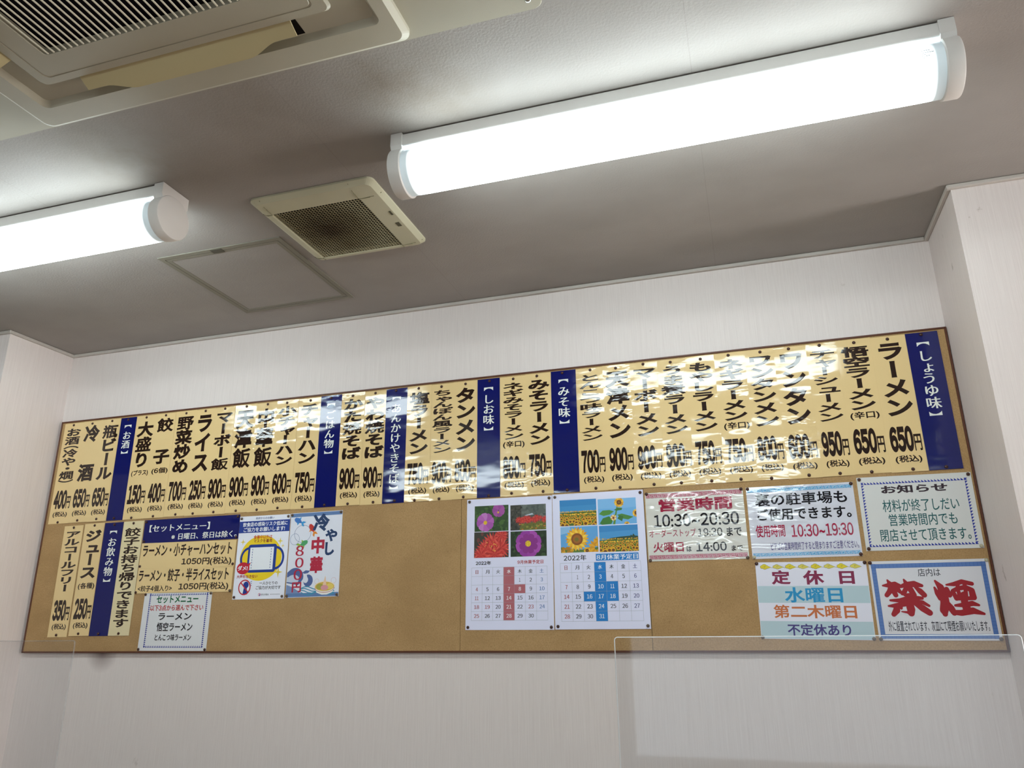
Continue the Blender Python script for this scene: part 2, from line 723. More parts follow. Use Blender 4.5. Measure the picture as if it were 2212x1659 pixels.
def pin(cx, cz, label, group, col='brown', lift=0.0):
    if col not in PINS:
        m = plain(PIN_COL[col], 0.28, 0.5)
        o = obj('push_pin', pin_mesh(), m, None, True)
        PINS[col] = o
    else:
        o = PINS[col].copy()
        C.objects.link(o)
    o.location = (cx, YP - 0.0007 - lift, cz)
    tag(o, label, 'pin', group)
    return o


# ------------------------------------------------------------------ the notice board
nb = thing('notice_board', 'long brown hardboard notice board with thin dark edging on the alcove wall', 'notice board',
           (-1.064, 0.0, 1.1705))
BX0, BX1, BZ0, BZ1 = -2.7485, 0.6197, 1.1705, 2.0865
nb_o = Vector((-1.064, 0.0, 1.1705))


def rel(bm, o=nb_o):
    bmesh.ops.translate(bm, vec=-o, verts=bm.verts)
    return bm


for a, b in ((BX0, -0.932), (-0.931, -0.3135), (-0.3125, BX1)):
    obj('panel', rel(bx(a + 0.0002, b - 0.0002, -0.0120, -0.0005, BZ0, BZ1)), BOARD, nb)
EDGE = plain('#5a301c', 0.45, 0.4)
for a, b, c, d in ((BX0 - .004, BX1 + .004, BZ1, BZ1 + .006), (BX0 - .004, BX1 + .004, BZ0 - .006, BZ0),
                   (BX0 - .006, BX0, BZ0 - .006, BZ1 + .006), (BX1, BX1 + .006, BZ0 - .006, BZ1 + .006)):
    obj('edge_strip', rel(bx(a, b, -0.0150, -0.0004, c, d, bev=0.001, seg=1)), EDGE, nb)

# ------------------------------------------------------------------ menu strips
CREAM, INK, BLUE, BLUEW = film('#ebcd95'), film('#2a1a14'), film('#0b1560'), film('#eef0ea')
# (dish, note, price, left edge x, right edge x, label words)
STRIPS = [
    ('お酒(冷や・燗)', '', '400', -2.7475, -2.646, 'warm or chilled sake'),
    ('冷　酒', '', '650', -2.646, -2.5475, 'cold sake'),
    ('瓶ビール', '', '650', -2.5475, -2.4525, 'bottled beer'),
    ('お酒', None, None, -2.4525, -2.371, 'alcohol'),
    ('大盛り', '(プラス)', '150', -2.371, -2.2715, 'large portions'),
    ('餃　子', '(6個)', '400', -2.2715, -2.1765, 'six gyoza dumplings'),
    ('野菜炒め', '', '700', -2.1765, -2.078, 'stir-fried vegetables'),
    ('ライス', '', '250', -2.078, -1.989, 'plain rice'),
    ('マーボー飯', '', '900', -1.989, -1.895, 'mapo rice'),
    ('天津飯', '', '900', -1.895, -1.7965, 'crab omelette rice'),
    ('中華飯', '', '900', -1.7965, -1.704, 'chuka rice'),
    ('小チャーハン', '', '600', -1.704, -1.609, 'small fried rice'),
    ('チャーハン', '', '750', -1.609, -1.511, 'full-size fried rice'),
    ('ごはん物', None, None, -1.511, -1.4215, 'rice dishes'),
    ('かた焼そば', '', '900', -1.4215, -1.3255, 'crisp fried noodles'),
    ('やわ焼そば', '', '900', -1.3255, -1.2375, 'soft fried noodles'),
    ('あんかけやきそば', None, None, -1.2375, -1.1515, 'fried noodles in sauce'),
    ('塩ラーメン', '', '750', -1.1515, -1.0565, 'salt ramen'),
    ('ちゃんぽん風ラーメン', '', '900', -1.0565, -0.971, 'champon-style ramen'),
    ('タンメン', '', '800', -0.971, -0.8795, 'tanmen'),
    ('しお味', None, None, -0.8795, -0.795, 'salt flavour'),
    ('ネギみそラーメン', '(辛口)', '800', -0.795, -0.7005, 'spicy leek miso ramen'),
    ('みそラーメン', '', '750', -0.7005, -0.609, 'plain miso ramen'),
    ('みそ味', None, None, -0.609, -0.52, 'miso flavour'),
    ('とんこつ味ラーメン', '', '700', -0.52, -0.4265, 'pork-bone ramen'),
    ('天津メン', '', '900', -0.4265, -0.3335, 'crab omelette noodles'),
    ('マーボーメン', '', '900', -0.3335, -0.242, 'mapo noodles'),
    ('うま煮ラーメン', '', '900', -0.242, -0.149, 'umani ramen'),
    ('もやしラーメン', '', '750', -0.149, -0.0565, 'bean sprout ramen'),
    ('ネギラーメン', '(辛口)', '750', -0.0565, 0.039, 'spicy leek ramen'),
    ('ワンタンメン', '', '800', 0.039, 0.129, 'wonton noodles'),
    ('ワンタン', '', '600', 0.129, 0.226, 'wonton without noodles'),
    ('チャーシューメン', '', '950', 0.226, 0.315, 'roast pork noodles'),
    ('悟空ラーメン', '(辛口)', '650', 0.315, 0.4145, 'spicy house ramen'),
    ('ラーメン', '', '650', 0.4145, 0.513, 'plain ramen'),
    ('しょうゆ味', None, None, 0.513, 0.603, 'soy flavour'),
]
K = 0.99488                    # from the wall plane to the front of the board
ZT, ZB = 1.24 + (2.0865 - 1.24) * K, 1.24 + (1.6625 - 1.24) * K
LAYER = 0.0006
PG = 'round pins holding the menu strips'


def price_text(ik, price, x, w, h, m):
    ik.text(price, x - 0.085 * w, (0.5 - 0.767) * h, 0.64 * w, 0.183 * h, m, 0.052, gap=0.05)
    ik.text('円', x + 0.345 * w, (0.5 - 0.797) * h, 0.2 * w, 0.118 * h, m, 0.026)


def strip_print(t, dish, note, price, w, h):
    """the printed lines of a cream strip"""
    k = Ink()
    spans = {'冷　酒': (0.04, 0.605), '餃　子': (0.045, 0.494), '大盛り': (0.06, 0.51), 'ジュース': (0.06, 0.50)}
    a, b = spans.get(dish, (0.055, 0.537 if note else 0.60))
    if '\u3000' in dish:             # two widely spaced characters, each its own piece
        c1, c2 = dish.split('\u3000')
        m1, m2 = a + (b - a) * 0.31, b - (b - a) * 0.31
        k.vtext(c1, 0.01 * w, (0.5 - a) * h, (0.5 - m1) * h, 0.078, INK, 0.046)
        k.build('dish_character', t)
        k = Ink()
        k.vtext(c2, 0.01 * w, (0.5 - m2) * h, (0.5 - b) * h, 0.078, INK, 0.046)
        k.build('dish_character', t)
    else:
        k.vtext(dish, 0.01 * w, (0.5 - a) * h, (0.5 - b) * h, 0.078, INK, 0.046 if len(dish) < 8 else 0.036)
        k.build('dish_name', t)
    if note:
        n = Ink()
        c = {'(辛口)': 0.58, '(プラス)': 0.566, '(6個)': 0.56, '(各種)': 0.568}[note]
        n.text(note, 0.02 * w, (0.5 - c) * h, 0.82 * w, 0.062 * h, INK, 0.03)
        n.build('spice_note' if '辛' in note else 'size_note', t)
    p = Ink()
    price_text(p, price, 0, w, h, INK)
    p.build('price', t)
    x = Ink()
    x.text('(税込)', 0.02 * w, (0.5 - 0.912) * h, 0.72 * w, 0.058 * h, INK, 0.032)
    x.build('tax_note', t)


def header_print(t, word, w, h, dx=0.0):
    k = Ink()
    n = len(word)
    k.vtext(word, dx, (0.5 - 0.142) * h, (0.5 - 0.142 - 0.087 * n + 0.008) * h, 0.043, BLUEW, 0, serif=True)
    e = 0.142 + 0.087 * n + 0.028
    for ch, z in (('【', 0.09), ('】', e)):
        p = k._char(ch, 0, 0, 0.0, False, True)
        k._fit(p, dx, (0.5 - z) * h, 0.034, 0.030 * h, BLUEW, 1)
    k.build('heading', t)


for i, (dish, note, price, xa, xb, en) in enumerate(STRIPS):
    xa, xb = xa * K, xb * K
    w, h = xb - xa, ZT - ZB
    dz = RND.uniform(-0.0012, 0.0012)
    lift = LAYER * (i % 3)
    left_flat = i < 8
    if price is None:
        lab = 'tall dark blue header strip with white heading for ' + en
        t = paper_thing('header_strip', lab, 'menu header', (xa + xb) / 2, (ZT + ZB) / 2 + dz, w - 0.0008, h, BLUE,
                        RND.uniform(-.15, .15), 0.0006 if i in (3, 20, 35) else 0.0014, 'dark blue menu header strips', lift)
        header_print(t, dish, w, h)
        pc = 'brown'
    else:
        lab = 'upper-row cream menu strip for ' + en + ' at ' + price + ' yen'
        wv = 0.0004 if left_flat or i in (33, 34) else (0.0030 if i in range(9, 16) or i in range(24, 33) else 0.0024)
        if i == 8:
            wv = 0.0016
        t = paper_thing('menu_strip', lab, 'menu strip', (xa + xb) / 2, (ZT + ZB) / 2 + dz, w + 0.0006, h, CREAM,
                        RND.uniform(-.15, .15), wv, 'cream menu strips of the upper row', lift)
        strip_print(t, dish, note, price, w, h)
        pc = 'brown'
    what = en + (' header' if price is None else '')
    if price is not None:
        what += ' strip at ' + price + ' yen'
    pin((xa + xb) / 2 + RND.uniform(-.004, .004), ZT - 0.009 + RND.uniform(-.002, .002),
        'dark round pin at the top of the ' + what, PG, pc, lift)
    pin((xa + xb) / 2 + RND.uniform(-.008, .010), ZB + 0.007 + RND.uniform(-.002, .002),
        'dark round pin at the foot of the ' + what, PG, pc, lift)


# lower row of strips at the left end
for dish, note, price, cx, cz, w, rot, en in (
        ('アルコールフリー', '', '350', -2.594, 1.435, 0.095, 0.5, 'alcohol-free drinks'),
        ('ジュース', '(各種)', '250', -2.490, 1.439, 0.097, 0.5, 'assorted juice'),
        ('お飲み物', None, None, -2.395, 1.438, 0.090, 0.3, 'drinks'),
        ('餃子お持ち帰りできます', None, 'x', -2.300, 1.4385, 0.097, 0.0, 'takeaway gyoza')):
    h = 0.426
    if price is None:
        t = paper_thing('header_strip', 'short-row dark blue header strip with white heading for drinks, below alcohol header', 'menu header',
                        cx, cz, w, h, BLUE, rot, 0.002, 'dark blue menu header strips')
        header_print(t, dish, w, h, 0.002)
    elif price == 'x':
        t = paper_thing('takeaway_strip', 'pale cream strip announcing takeaway gyoza, between drinks header and set cards', 'menu strip',
                        cx, cz, w, h, film('#e6d6ab'), rot, 0.003, None, 0.0006)
        k = Ink()
        k.vtext(dish, 0.001, 0.44 * h, -0.43 * h, 0.078, INK, 0.03)
        k.build('announcement', t)
    else:
        t = paper_thing('menu_strip', 'lower-row cream menu strip for ' + en + ' at ' + price + ' yen', 'menu strip',
                        cx, cz, w, h, CREAM, rot, 0.0008, 'cream menu strips of the lower row', 0.0006 if en == 'assorted juice' else 0)
        strip_print(t, dish, note, price, w, h)
    for s, wd in ((1, 'top'), (-1, 'foot')):
        pin(cx + s * math.sin(math.radians(rot)) * h / 2 + RND.uniform(-.003, .004), cz + s * (h / 2 - 0.008),
            'dark round pin at the ' + wd + ' of the lower ' + en + ' strip', PG, 'brown', 0.0006)


# ------------------------------------------------------------------ cards and notices
def pins4(en, cx, cz, w, h, rot, cols=('brown',) * 4, inset=(0.008, 0.007), skip=()):
    a = math.radians(rot)
    for n, (sx, sz, wd) in enumerate(((-1, 1, 'upper left'), (1, 1, 'upper right'), (-1, -1, 'lower left'), (1, -1, 'lower right'))):
        if n in skip:
            continue
        dx, dz = sx * (w / 2 - inset[0]), sz * (h / 2 - inset[1])
        c = cols[n]
        cn = {'brown': 'dark brown', 'grey': 'grey-brown', 'clear': 'pale clear'}[c]
        pin(cx + dx * math.cos(a) - dz * math.sin(a), cz + dx * math.sin(a) + dz * math.cos(a),
            cn + ' round pin in the ' + wd + ' of the ' + en, 'pins holding cards and notices', c, 0.0006)


def txt(name, parent, rows, mt, wt=0.02, serif=False, lay=2):
    k = Ink()
    for r in rows:
        k.text(r[0], r[1], r[2], r[3], r[4], mt, wt, lay, serif)
    return k.build(name, parent)


# set menu header and the two set cards
t = paper_thing('set_menu_header', 'wide dark blue set menu header card with two white lines', 'menu header', -2.031, 1.608, 0.433, 0.089, BLUE, 0.1, 0.002)
txt('heading', t, [('【セットメニュー】', -0.0523, 0.0108, 0.2768, 0.0277)], BLUEW, serif=True)
txt('text_line', t, [('※日曜日、祭日は除く。', 0.0625, -0.0246, 0.2926, 0.0240)], BLUEW, serif=True)
pins4('blue set menu header card', -2.031, 1.608, 0.433, 0.089, 0.1)
t = paper_thing('set_menu_card', 'wide cream card for the ramen and small fried rice set', 'menu card', -2.034, 1.514, 0.429, 0.096, CREAM, -0.5, 0.0025,
                'cream set menu cards', 0.0006)
txt('dish_name', t, [('ラーメン・小チャーハンセット', -0.0032, 0.0187, 0.4031, 0.0477)], INK, 0.026)
txt('price', t, [('1050円(税込)', 0.0907, -0.0271, 0.2202, 0.0305)], INK, 0.024)
pins4('ramen and small fried rice card', -2.034, 1.514, 0.429, 0.096, -0.5, skip=(0, 1), inset=(0.006, 0.009))
t = paper_thing('set_menu_card', 'wide cream card for the ramen, gyoza and half rice set', 'menu card', -2.036, 1.421, 0.427, 0.091, CREAM, -0.3, 0.0045,
                'cream set menu cards')
txt('dish_name', t, [('ラーメン・餃子・半ライスセット', -0.0050, 0.0197, 0.4036, 0.0468)], INK, 0.026)
txt('set_note', t, [('<餃子4個入り>', -0.1254, -0.0280, 0.1558, 0.0224)], INK, 0.02)
txt('price', t, [('1050円(税込)', 0.0910, -0.0250, 0.2179, 0.0299)], INK, 0.024)
pins4('ramen, gyoza and half rice card', -2.036, 1.421, 0.427, 0.091, -0.3, ('brown', 'brown', 'brown', 'grey'), skip=(0, 1), inset=(0.004, 0.004))


def tri_border(t, cx, cz, w, h, nx, nz, d, mt, stripe=False):
    """a frame made of a row of small right triangles"""
    k = Ink()
    for n, horiz in ((nx, True), (nz, False)):
        for s in (1, -1):
            for i in range(n):
                p = (w if horiz else h) / n
                a = -(w if horiz else h) / 2 + i * p
                if horiz:
                    z0 = cz + s * (h / 2 - d / 2) - d / 2
                    k.poly([(cx + a, z0), (cx + a + p * (0.95 if not stripe else 0.7), z0), (cx + a + (0 if not stripe else -0.1 * p), z0 + d)], mt)
                else:
                    x0 = cx + s * (w / 2 - d / 2) - d / 2
                    k.poly([(x0, cz + a), (x0 + d, cz + a + p * 0.9), (x0, cz + a + p * 0.95)], mt)
    return k.build('triangle_border', t)


PAPERL, PAPERM = film('#e2e2e4'), plain('#e0e1ea', 0.55, 0.3)
t = paper_thing('set_choice_notice', 'small white set menu notice in a blue triangle border', 'notice', -2.053, 1.274, 0.301, 0.205, PAPERL, -0.25, 0.002)
tri_border(t, 0.0054, 0.0045, 0.262, 0.192, 33, 28, 0.008, film('#1e2e8c'), True)
txt('heading', t, [('セットメニュー', -0.0001, 0.0780, 0.1862, 0.0272)], film('#12603c'), 0.03)
txt('text_line', t, [('以下3点から選んで下さい', 0.0005, 0.0482, 0.2364, 0.0214)], film('#b52a28'), 0.022)
for r in (('ラーメン', -0.0018, 0.0174, 0.1467, 0.0252), ('悟空ラーメン', 0.0018, -0.0190, 0.1577, 0.0312),
          ('とんこつ味ラーメン', 0.0002, -0.0559, 0.1600, 0.0232)):
    txt('text_line', t, [r], film('#0d0b1c'), 0.024)
pins4('small set menu notice', -2.053, 1.274, 0.301, 0.205, -0.25, ('brown', 'grey', 'brown', 'brown'), inset=(0.005, 0.005))

# ---- mask poster
W_ = plain('#eceef9', 0.5, 0.3)
t = paper_thing('health_poster', 'white poster with a blue face mask on a yellow disc', 'poster', -1.706, 1.495, 0.215, 0.298, W_, -0.15)
NAVY, YEL, RED = plain('#17388f', 0.55), plain('#f2d21f', 0.55), plain('#c41f33', 0.55)
PW = plain('#eef1f6', 0.5)
k = Ink()
k.rect(0.0, 0.1089, 0.215, 0.0427, NAVY)
k.text('飲食店の感染リスク低減に', 0.0029, 0.1178, 0.1903, 0.0170, PW, 0.024, 2)
k.text('ご協力をお願いします!', 0.0005, 0.0990, 0.1756, 0.0170, PW, 0.024, 2)
k.build('title_band', t)
txt('text_line', t, [('政府からのお願い', 0.0007, 0.1396, 0.0792, 0.0091)], plain('#24407f'), 0.012)
k = Ink()
k.disc(-0.0038, -0.0047, 0.088, 0.0806, YEL, 1, 48)
for x, z, w, h in ((-0.0848, 0.0548, .0231, .0230), (0.0735, 0.0531, .0256, .0262), (0.0858, 0.0356, .0145, .0152), (0.0751, -0.0568, .0359, .0400)):
    k.poly([(x + w / 2, z), (x + w * .09, z + h * .09), (x, z + h / 2), (x - w * .09, z + h * .09), (x - w / 2, z),
            (x - w * .09, z - h * .09), (x, z - h / 2), (x + w * .09, z - h * .09)], plain('#e8cf4a', 0.55), 1.5)
k.build('yellow_disc', t)
txt('text_line', t, [('食事中以外は', -0.0011, 0.0706, 0.0790, 0.0145)], plain('#c9451c'), 0.022, lay=3)
txt('text_line', t, [('マスクを着用', -0.0003, 0.0567, 0.0774, 0.0133)], plain('#8f2a1c'), 0.02, lay=3)
k = Ink()
for s in (-1, 1):
    pts = []
    for i in range(17):
        a = math.radians(-80 + 160 * i / 16)
        pts.append((0.0026 + s * (0.054 + 0.0345 * math.cos(a)), -0.006 + 0.038 * math.sin(a)))
    k.lines(pts, 0.0085, NAVY, 2)
k.poly([(x + 0.0015, z - 0.006) for x, z in rrect(-0.060, 0.060, -0.050, 0.050, 0.010)], NAVY, 2.5)
k.rect(-0.0002, -0.0065, 0.1000, 0.0800, PW, 3.2)
for s in (-1, 1):
    for i in range(8):
        k.rect(-0.0002 + s * 0.0395, 0.026 - i * 0.0093, 0.0022, 0.0052, NAVY, 4)
k.build('mask_picture', t)
k = Ink()
k.disc(-0.0734, -0.0397, 0.0272, 0.0215, RED, 5)
k.poly([(-0.055, -0.026), (-0.043, -0.019), (-0.048, -0.034)], RED, 5)
k.text('ダメ!', -0.0754, -0.0391, 0.0430, 0.0175, PW, 0.035, 6)
k.build('warning_bubble', t)
txt('text_line', t, [('大声を出さない', -0.0531, -0.0691, 0.0883, 0.0119)], plain('#b03038'), 0.02, lay=5)
k = Ink()
k.disc(-0.0600, -0.1072, 0.0255, 0.0270, PW, 2)
k.disc(-0.0545, -0.0990, 0.0115, 0.0120, NAVY, 3)
k.poly([(-0.066, -0.132), (-0.062, -0.108), (-0.050, -0.108), (-0.046, -0.132)], NAVY, 3)
for i in range(3):
    k.lines([(-0.037, -0.090 - i * 0.007), (-0.031, -0.086 - i * 0.007)], 0.0018, NAVY, 3)
k.ring(-0.0600, -0.1072, 0.0238, 0.0252, 0.0042, RED, 4)
k.lines([(-0.077, -0.090), (-0.043, -0.125)], 0.0042, RED, 4)
k.build('prohibition_sign', t)
txt('text_line', t, [('一人ひとりの', 0.0390, -0.0939, 0.0751, 0.0118)], plain('#2b2a2c'), 0.016)
txt('text_line', t, [('ご協力が大切です', 0.0393, -0.1096, 0.1028, 0.0128)], plain('#2b2a2c'), 0.016)
k = Ink()
k.ring(0.0052, -0.1336, 0.0040, 0.0042, 0.0018, plain('#c2405c'), 1)
k.disc(0.0068, -0.1345, 0.0022, 0.0025, plain('#2f4fa0'), 2)
k.text('厚生労働省', 0.0281, -0.1338, 0.0318, 0.0064, plain('#4a4d58'), 0.006, 1)
for i in range(7):
    k.rect(0.052 + i * 0.0058, -0.1335, 0.0036, 0.0016, plain('#2b2a2c'))
k.build('ministry_mark', t)
pins4('white mask poster', -1.706, 1.495, 0.215, 0.298, -0.15, ('grey', 'grey', 'brown', 'grey'), inset=(0.008, 0.008))

# ---- chilled noodle poster
t = paper_thing('noodle_poster', 'white chilled noodle poster with brush lettering and blue waves', 'poster', -1.489, 1.497, 0.211, 0.297,
                plain('#e4e7f2', 0.5, 0.3), 0.4)
INDIGO, CRIM, STEEL, TEAL = plain('#1d3a66', .55), plain('#b5223f', .55), plain('#5f7fb0', .55), plain('#3f93b5', .55)
k = Ink()
k.rect(0.0, 0.1405, 0.2085, 0.0129, STEEL)
k.rect(0.0, -0.1403, 0.2090, 0.0129, STEEL)
k.build('colour_band', t)
k = Ink()
for ch, x, z, w, h in (('冷', 0.0218, 0.1098, 0.0687, 0.0638), ('や', 0.0647, 0.0625, 0.0481, 0.0444), ('し', 0.0610, 0.0154, 0.0368, 0.0461)):
    k.text(ch, x, z, w, h, INDIGO, 0.05, 3)
k.build('blue_lettering', t)
k = Ink()
for ch, x, z, w, h in (('中', 0.0132, 0.0294, 0.0521, 0.0583), ('華', 0.0112, -0.0384, 0.0504, 0.0574)):
    k.text(ch, x, z, w, h, CRIM, 0.05, 3)
k.build('red_lettering', t)
k = Ink()
for ch, x, z, w, h in (('8', -0.0591, 0.0132, 0.0327, 0.0358), ('0', -0.0577, -0.0287, 0.0337, 0.0344), ('0', -0.0606, -0.0702, 0.0336, 0.0362),
                       ('円', -0.0628, -0.1134, 0.0372, 0.0347)):
    k.text(ch, x, z, w, h, CRIM, 0.03, 5, serif=(ch != '円'))
k.build('price', t)
k = Ink()
k.ring(-0.0522, 0.0733, 0.0337, 0.0307, 0.0011, plain('#4a5f8f'), 1)
k.ring(-0.0830, 0.0549, 0.0186, 0.0197, 0.0011, plain('#6d7fa6'), 1)


def fish(k, x, z, L, ang, body, tail):
    ca, sa = math.cos(math.radians(ang)), math.sin(math.radians(ang))
    def P(u, v):
        return (x + L * (u * ca - v * sa), z + L * (u * sa + v * ca))
    k.poly([P(0.5, 0.02), P(0.40, 0.15), P(0.18, 0.20), P(-0.08, 0.10), P(-0.22, 0.03), P(-0.22, -0.03), P(-0.08, -0.12), P(0.18, -0.2), P(0.42, -0.12)], body, 2)
    k.poly([P(-0.18, 0.03), P(-0.36, 0.20), P(-0.56, 0.16), P(-0.38, 0.0), P(-0.54, -0.2), P(-0.30, -0.16), P(-0.18, -0.03)], tail, 2.4)
    k.poly([P(0.16, 0.16), P(0.02, 0.34), P(-0.04, 0.12)], tail, 1.8)
    k.poly([P(0.16, -0.16), P(0.02, -0.36), P(-0.04, -0.12)], tail, 1.8)


fish(k, -0.068, 0.118, 0.048, 152, plain('#3f78c4'), plain('#3a9ad6'))
fish(k, -0.012, 0.086, 0.048, 122, plain('#c8372c'), plain('#e58a2b'))
fish(k, -0.050, 0.037, 0.046, 20, plain('#4fa46a'), plain('#8fb83f'))
k.build('fish_picture', t)
k = Ink()
WV, WV2 = plain('#51659b', .55), plain('#7c92bd', .55)
k.poly([(-0.1045, -0.062)] + [(-0.072 + 0.034 * math.cos(math.radians(a)), -0.078 + 0.032 * math.sin(math.radians(a))) for a in range(130, -20, -12)] +
       [(-0.048, -0.098), (-0.058, -0.106), (-0.1045, -0.098)], WV, 1)
k.poly([(-0.1045, -0.078)] + [(-0.078 + 0.026 * math.cos(math.radians(a)), -0.090 + 0.020 * math.sin(math.radians(a))) for a in range(140, 10, -13)] +
       [(-0.060, -0.100), (-0.1045, -0.094)], plain('#c6d0e3', .55), 1.5)
k.poly([(-0.1045, -0.104), (-0.080, -0.112), (-0.060, -0.124), (-0.045, -0.134), (-0.1045, -0.134)], WV2, 1.6)
# the curling crest on the right
k.poly([(-0.008 + 0.019 * math.cos(math.radians(a)) - 0.010, -0.092 + 0.021 * math.sin(math.radians(a))) for a in range(110, -170, -14)] +
       [(-0.028 + 0.010 * math.cos(math.radians(a)), -0.089 + 0.011 * math.sin(math.radians(a))) for a in range(-150, 70, 20)], WV, 1)
k.poly([(-0.044, -0.064), (-0.030, -0.056), (-0.012, -0.058), (-0.020, -0.066), (-0.034, -0.068)], WV, 1)
for i in range(4):
    z = -0.116 - i * 0.0058
    pts = [(-0.045 + j * 0.0148, z + 0.006 * math.sin(j * 1.1 + i * .8)) for j in range(10)]
    k.poly(pts + [(x, zz - 0.0034) for x, zz in pts[::-1]], TEAL, 1)
k.build('wave_picture', t)
k = Ink()
bx0, bz0 = 0.0493, -0.1148
k.disc(bx0, bz0 + 0.001, 0.0410, 0.0190, plain('#efe3d6', .5), 2)
k.poly([(bx0 - 0.040, bz0), (bx0 - 0.030, bz0 - 0.0195), (bx0 - 0.01, bz0 - 0.0265), (bx0 + 0.01, bz0 - 0.0265), (bx0 + 0.030, bz0 - 0.0195), (bx0 + 0.040, bz0)], plain('#f0ece6', .5), 2.4)
k.ring(bx0, bz0 - 0.002, 0.0380, 0.0170, 0.0016, plain('#b34a3a', .5), 2.8, a0=180, a1=360)
k.disc(bx0, bz0 + 0.001, 0.0375, 0.0155, plain('#d9b54e', .5), 3)
k.disc(bx0 - 0.019, bz0 + 0.001, 0.014, 0.010, plain('#a8a24a', .5), 3.4)
k.disc(bx0 + 0.020, bz0 + 0.001, 0.014, 0.010, plain('#e8cf6a', .5), 3.4)
k.disc(bx0, bz0 - 0.003, 0.015, 0.009, plain('#dc9aa0', .5), 3.8)
k.poly([(bx0 - 0.008, bz0 + 0.006), (bx0 + 0.001, bz0 + 0.038), (bx0 + 0.007, bz0 + 0.006)], plain('#ecc9a8', .5), 4.2)
k.ring(bx0 + 0.034, bz0 + 0.021, 0.0095, 0.0095, 0.0008, plain('#d8a9a4', .5), 1)
k.ring(bx0 - 0.032, bz0 + 0.019, 0.0085, 0.0085, 0.0008, plain('#d8a9a4', .5), 1)
k.build('bowl_picture', t)
pins4('chilled noodle poster', -1.489, 1.497, 0.211, 0.297, 0.4, ('grey', 'grey', 'grey', 'grey'), inset=(0.006, 0.006))


# ------------------------------------------------------------------ calendars
def clip(pts, x0, x1, z0, z1):
    for ax, lim, sg in ((0, x0, 1), (0, x1, -1), (1, z0, 1), (1, z1, -1)):
        out = []
        for p, q in zip(pts, pts[1:] + pts[:1]):
            a, b = sg * (p[ax] - lim), sg * (q[ax] - lim)
            if a >= 0:
                out.append(p)
            if a * b < 0:
                f = a / (a - b)
                out.append((p[0] + f * (q[0] - p[0]), p[1] + f * (q[1] - p[1])))
        pts = out
        if not pts:
            return []
    return pts


class Photo:
    """a printed snapshot: flat colour shapes cut to its rectangle"""

    def __init__(s, cx, cz, w, h, bg):
        s.k = Ink()
        s.k.c = -1
        s.cx, s.cz, s.w, s.h = cx, cz, w, h
        s.z = 1.0
        s.poly([(0, 0), (1, 0), (1, 1), (0, 1)], bg)
        s.r = random.Random(int((cx + cz) * 1e4))

    def poly(s, pts, col, up=True):
        if up:
            s.z += 0.02
        p = clip([tuple(q) for q in pts], 0, 1, 0, 1)
        if len(p) > 2:
            s.k.poly([(s.cx + (x - .5) * s.w, s.cz + (z - .5) * s.h) for x, z in p], plain(col, 0.45, 0.35), s.z)

    def ell(s, x, z, rx, rz, col, n=14):
        s.poly([(x + rx * math.cos(2 * PI * i / n), z + rz * math.sin(2 * PI * i / n)) for i in range(n)], col)

    def petals(s, x, z, r, n, wid, col, rin=0.1, ph=0.0, sq=1.0, tip='round'):
        asp = s.w / s.h
        for i in range(n):
            a = ph + 2 * PI * i / n
            c, d = math.cos(a), math.sin(a)
            prof = [(rin, .3), (.5, .85), (.8, 1.0), (.96, .7), (1, .25)] if tip == 'round' else [(rin, .5), (.55, 1.0), (.85, .5), (1, 0.05)]
            L = [(u * r, v * wid * r) for u, v in prof]
            out = L + [(u, -v) for u, v in L[::-1]]
            s.poly([(x + (u * c - v * d) / asp, z + (u * d + v * c) * sq) for u, v in out], col if isinstance(col, str) else col[i % len(col)])

    def flecks(s, n, x0, x1, z0, z1, r, cols):
        for _ in range(n):
            s.ell(s.r.uniform(x0, x1), s.r.uniform(z0, z1), r * s.r.uniform(.5, 1.3), r * s.r.uniform(.5, 1.6), s.r.choice(cols), 6)

    def done(s, parent):
        return s.k.build('photo', parent)


def sunflower(p, x, z, r):
    p.petals(x, z, r, 12, .34, ['#e9b021', '#f3c63a', '#d9991c'], .2, tip='sharp')
    asp = p.w / p.h
    p.ell(x, z, .48 * r / asp, .48 * r, '#6b3d16', 12)
    p.ell(x, z, .2 * r / asp, .2 * r, '#8d6a22', 8)


def sun_field(p, top, n0):
    p.poly([(0, 0), (1, 0), (1, top), (0, top - .04)], '#4e6a24')
    p.flecks(60, 0, 1, 0, top * .8, .03, ['#5b7a2a', '#3c561c', '#6d8a30'])
    rows = 6
    for j in range(rows):
        f = j / (rows - 1)
        z = top * (1 - f) * .96 + .04 - .02
        r = .025 + .085 * f ** 1.3
        n = int(n0 * (1 - f) + 6 * f)
        for i in range(n):
            x, zz = (i + .5 + p.r.uniform(-.4, .4)) / n, z + p.r.uniform(-.5, .5) * r
            if r < .05:
                p.ell(x, zz, r * .8, r, p.r.choice(['#d9a526', '#e6b93a', '#c58c1f']), 7)
            else:
                p.petals(x, zz, r, 9, .38, ['#e7b427', '#d9a01f'], .2, tip='sharp')
                p.ell(x, zz, .4 * r, .5 * r, '#70431a', 8)


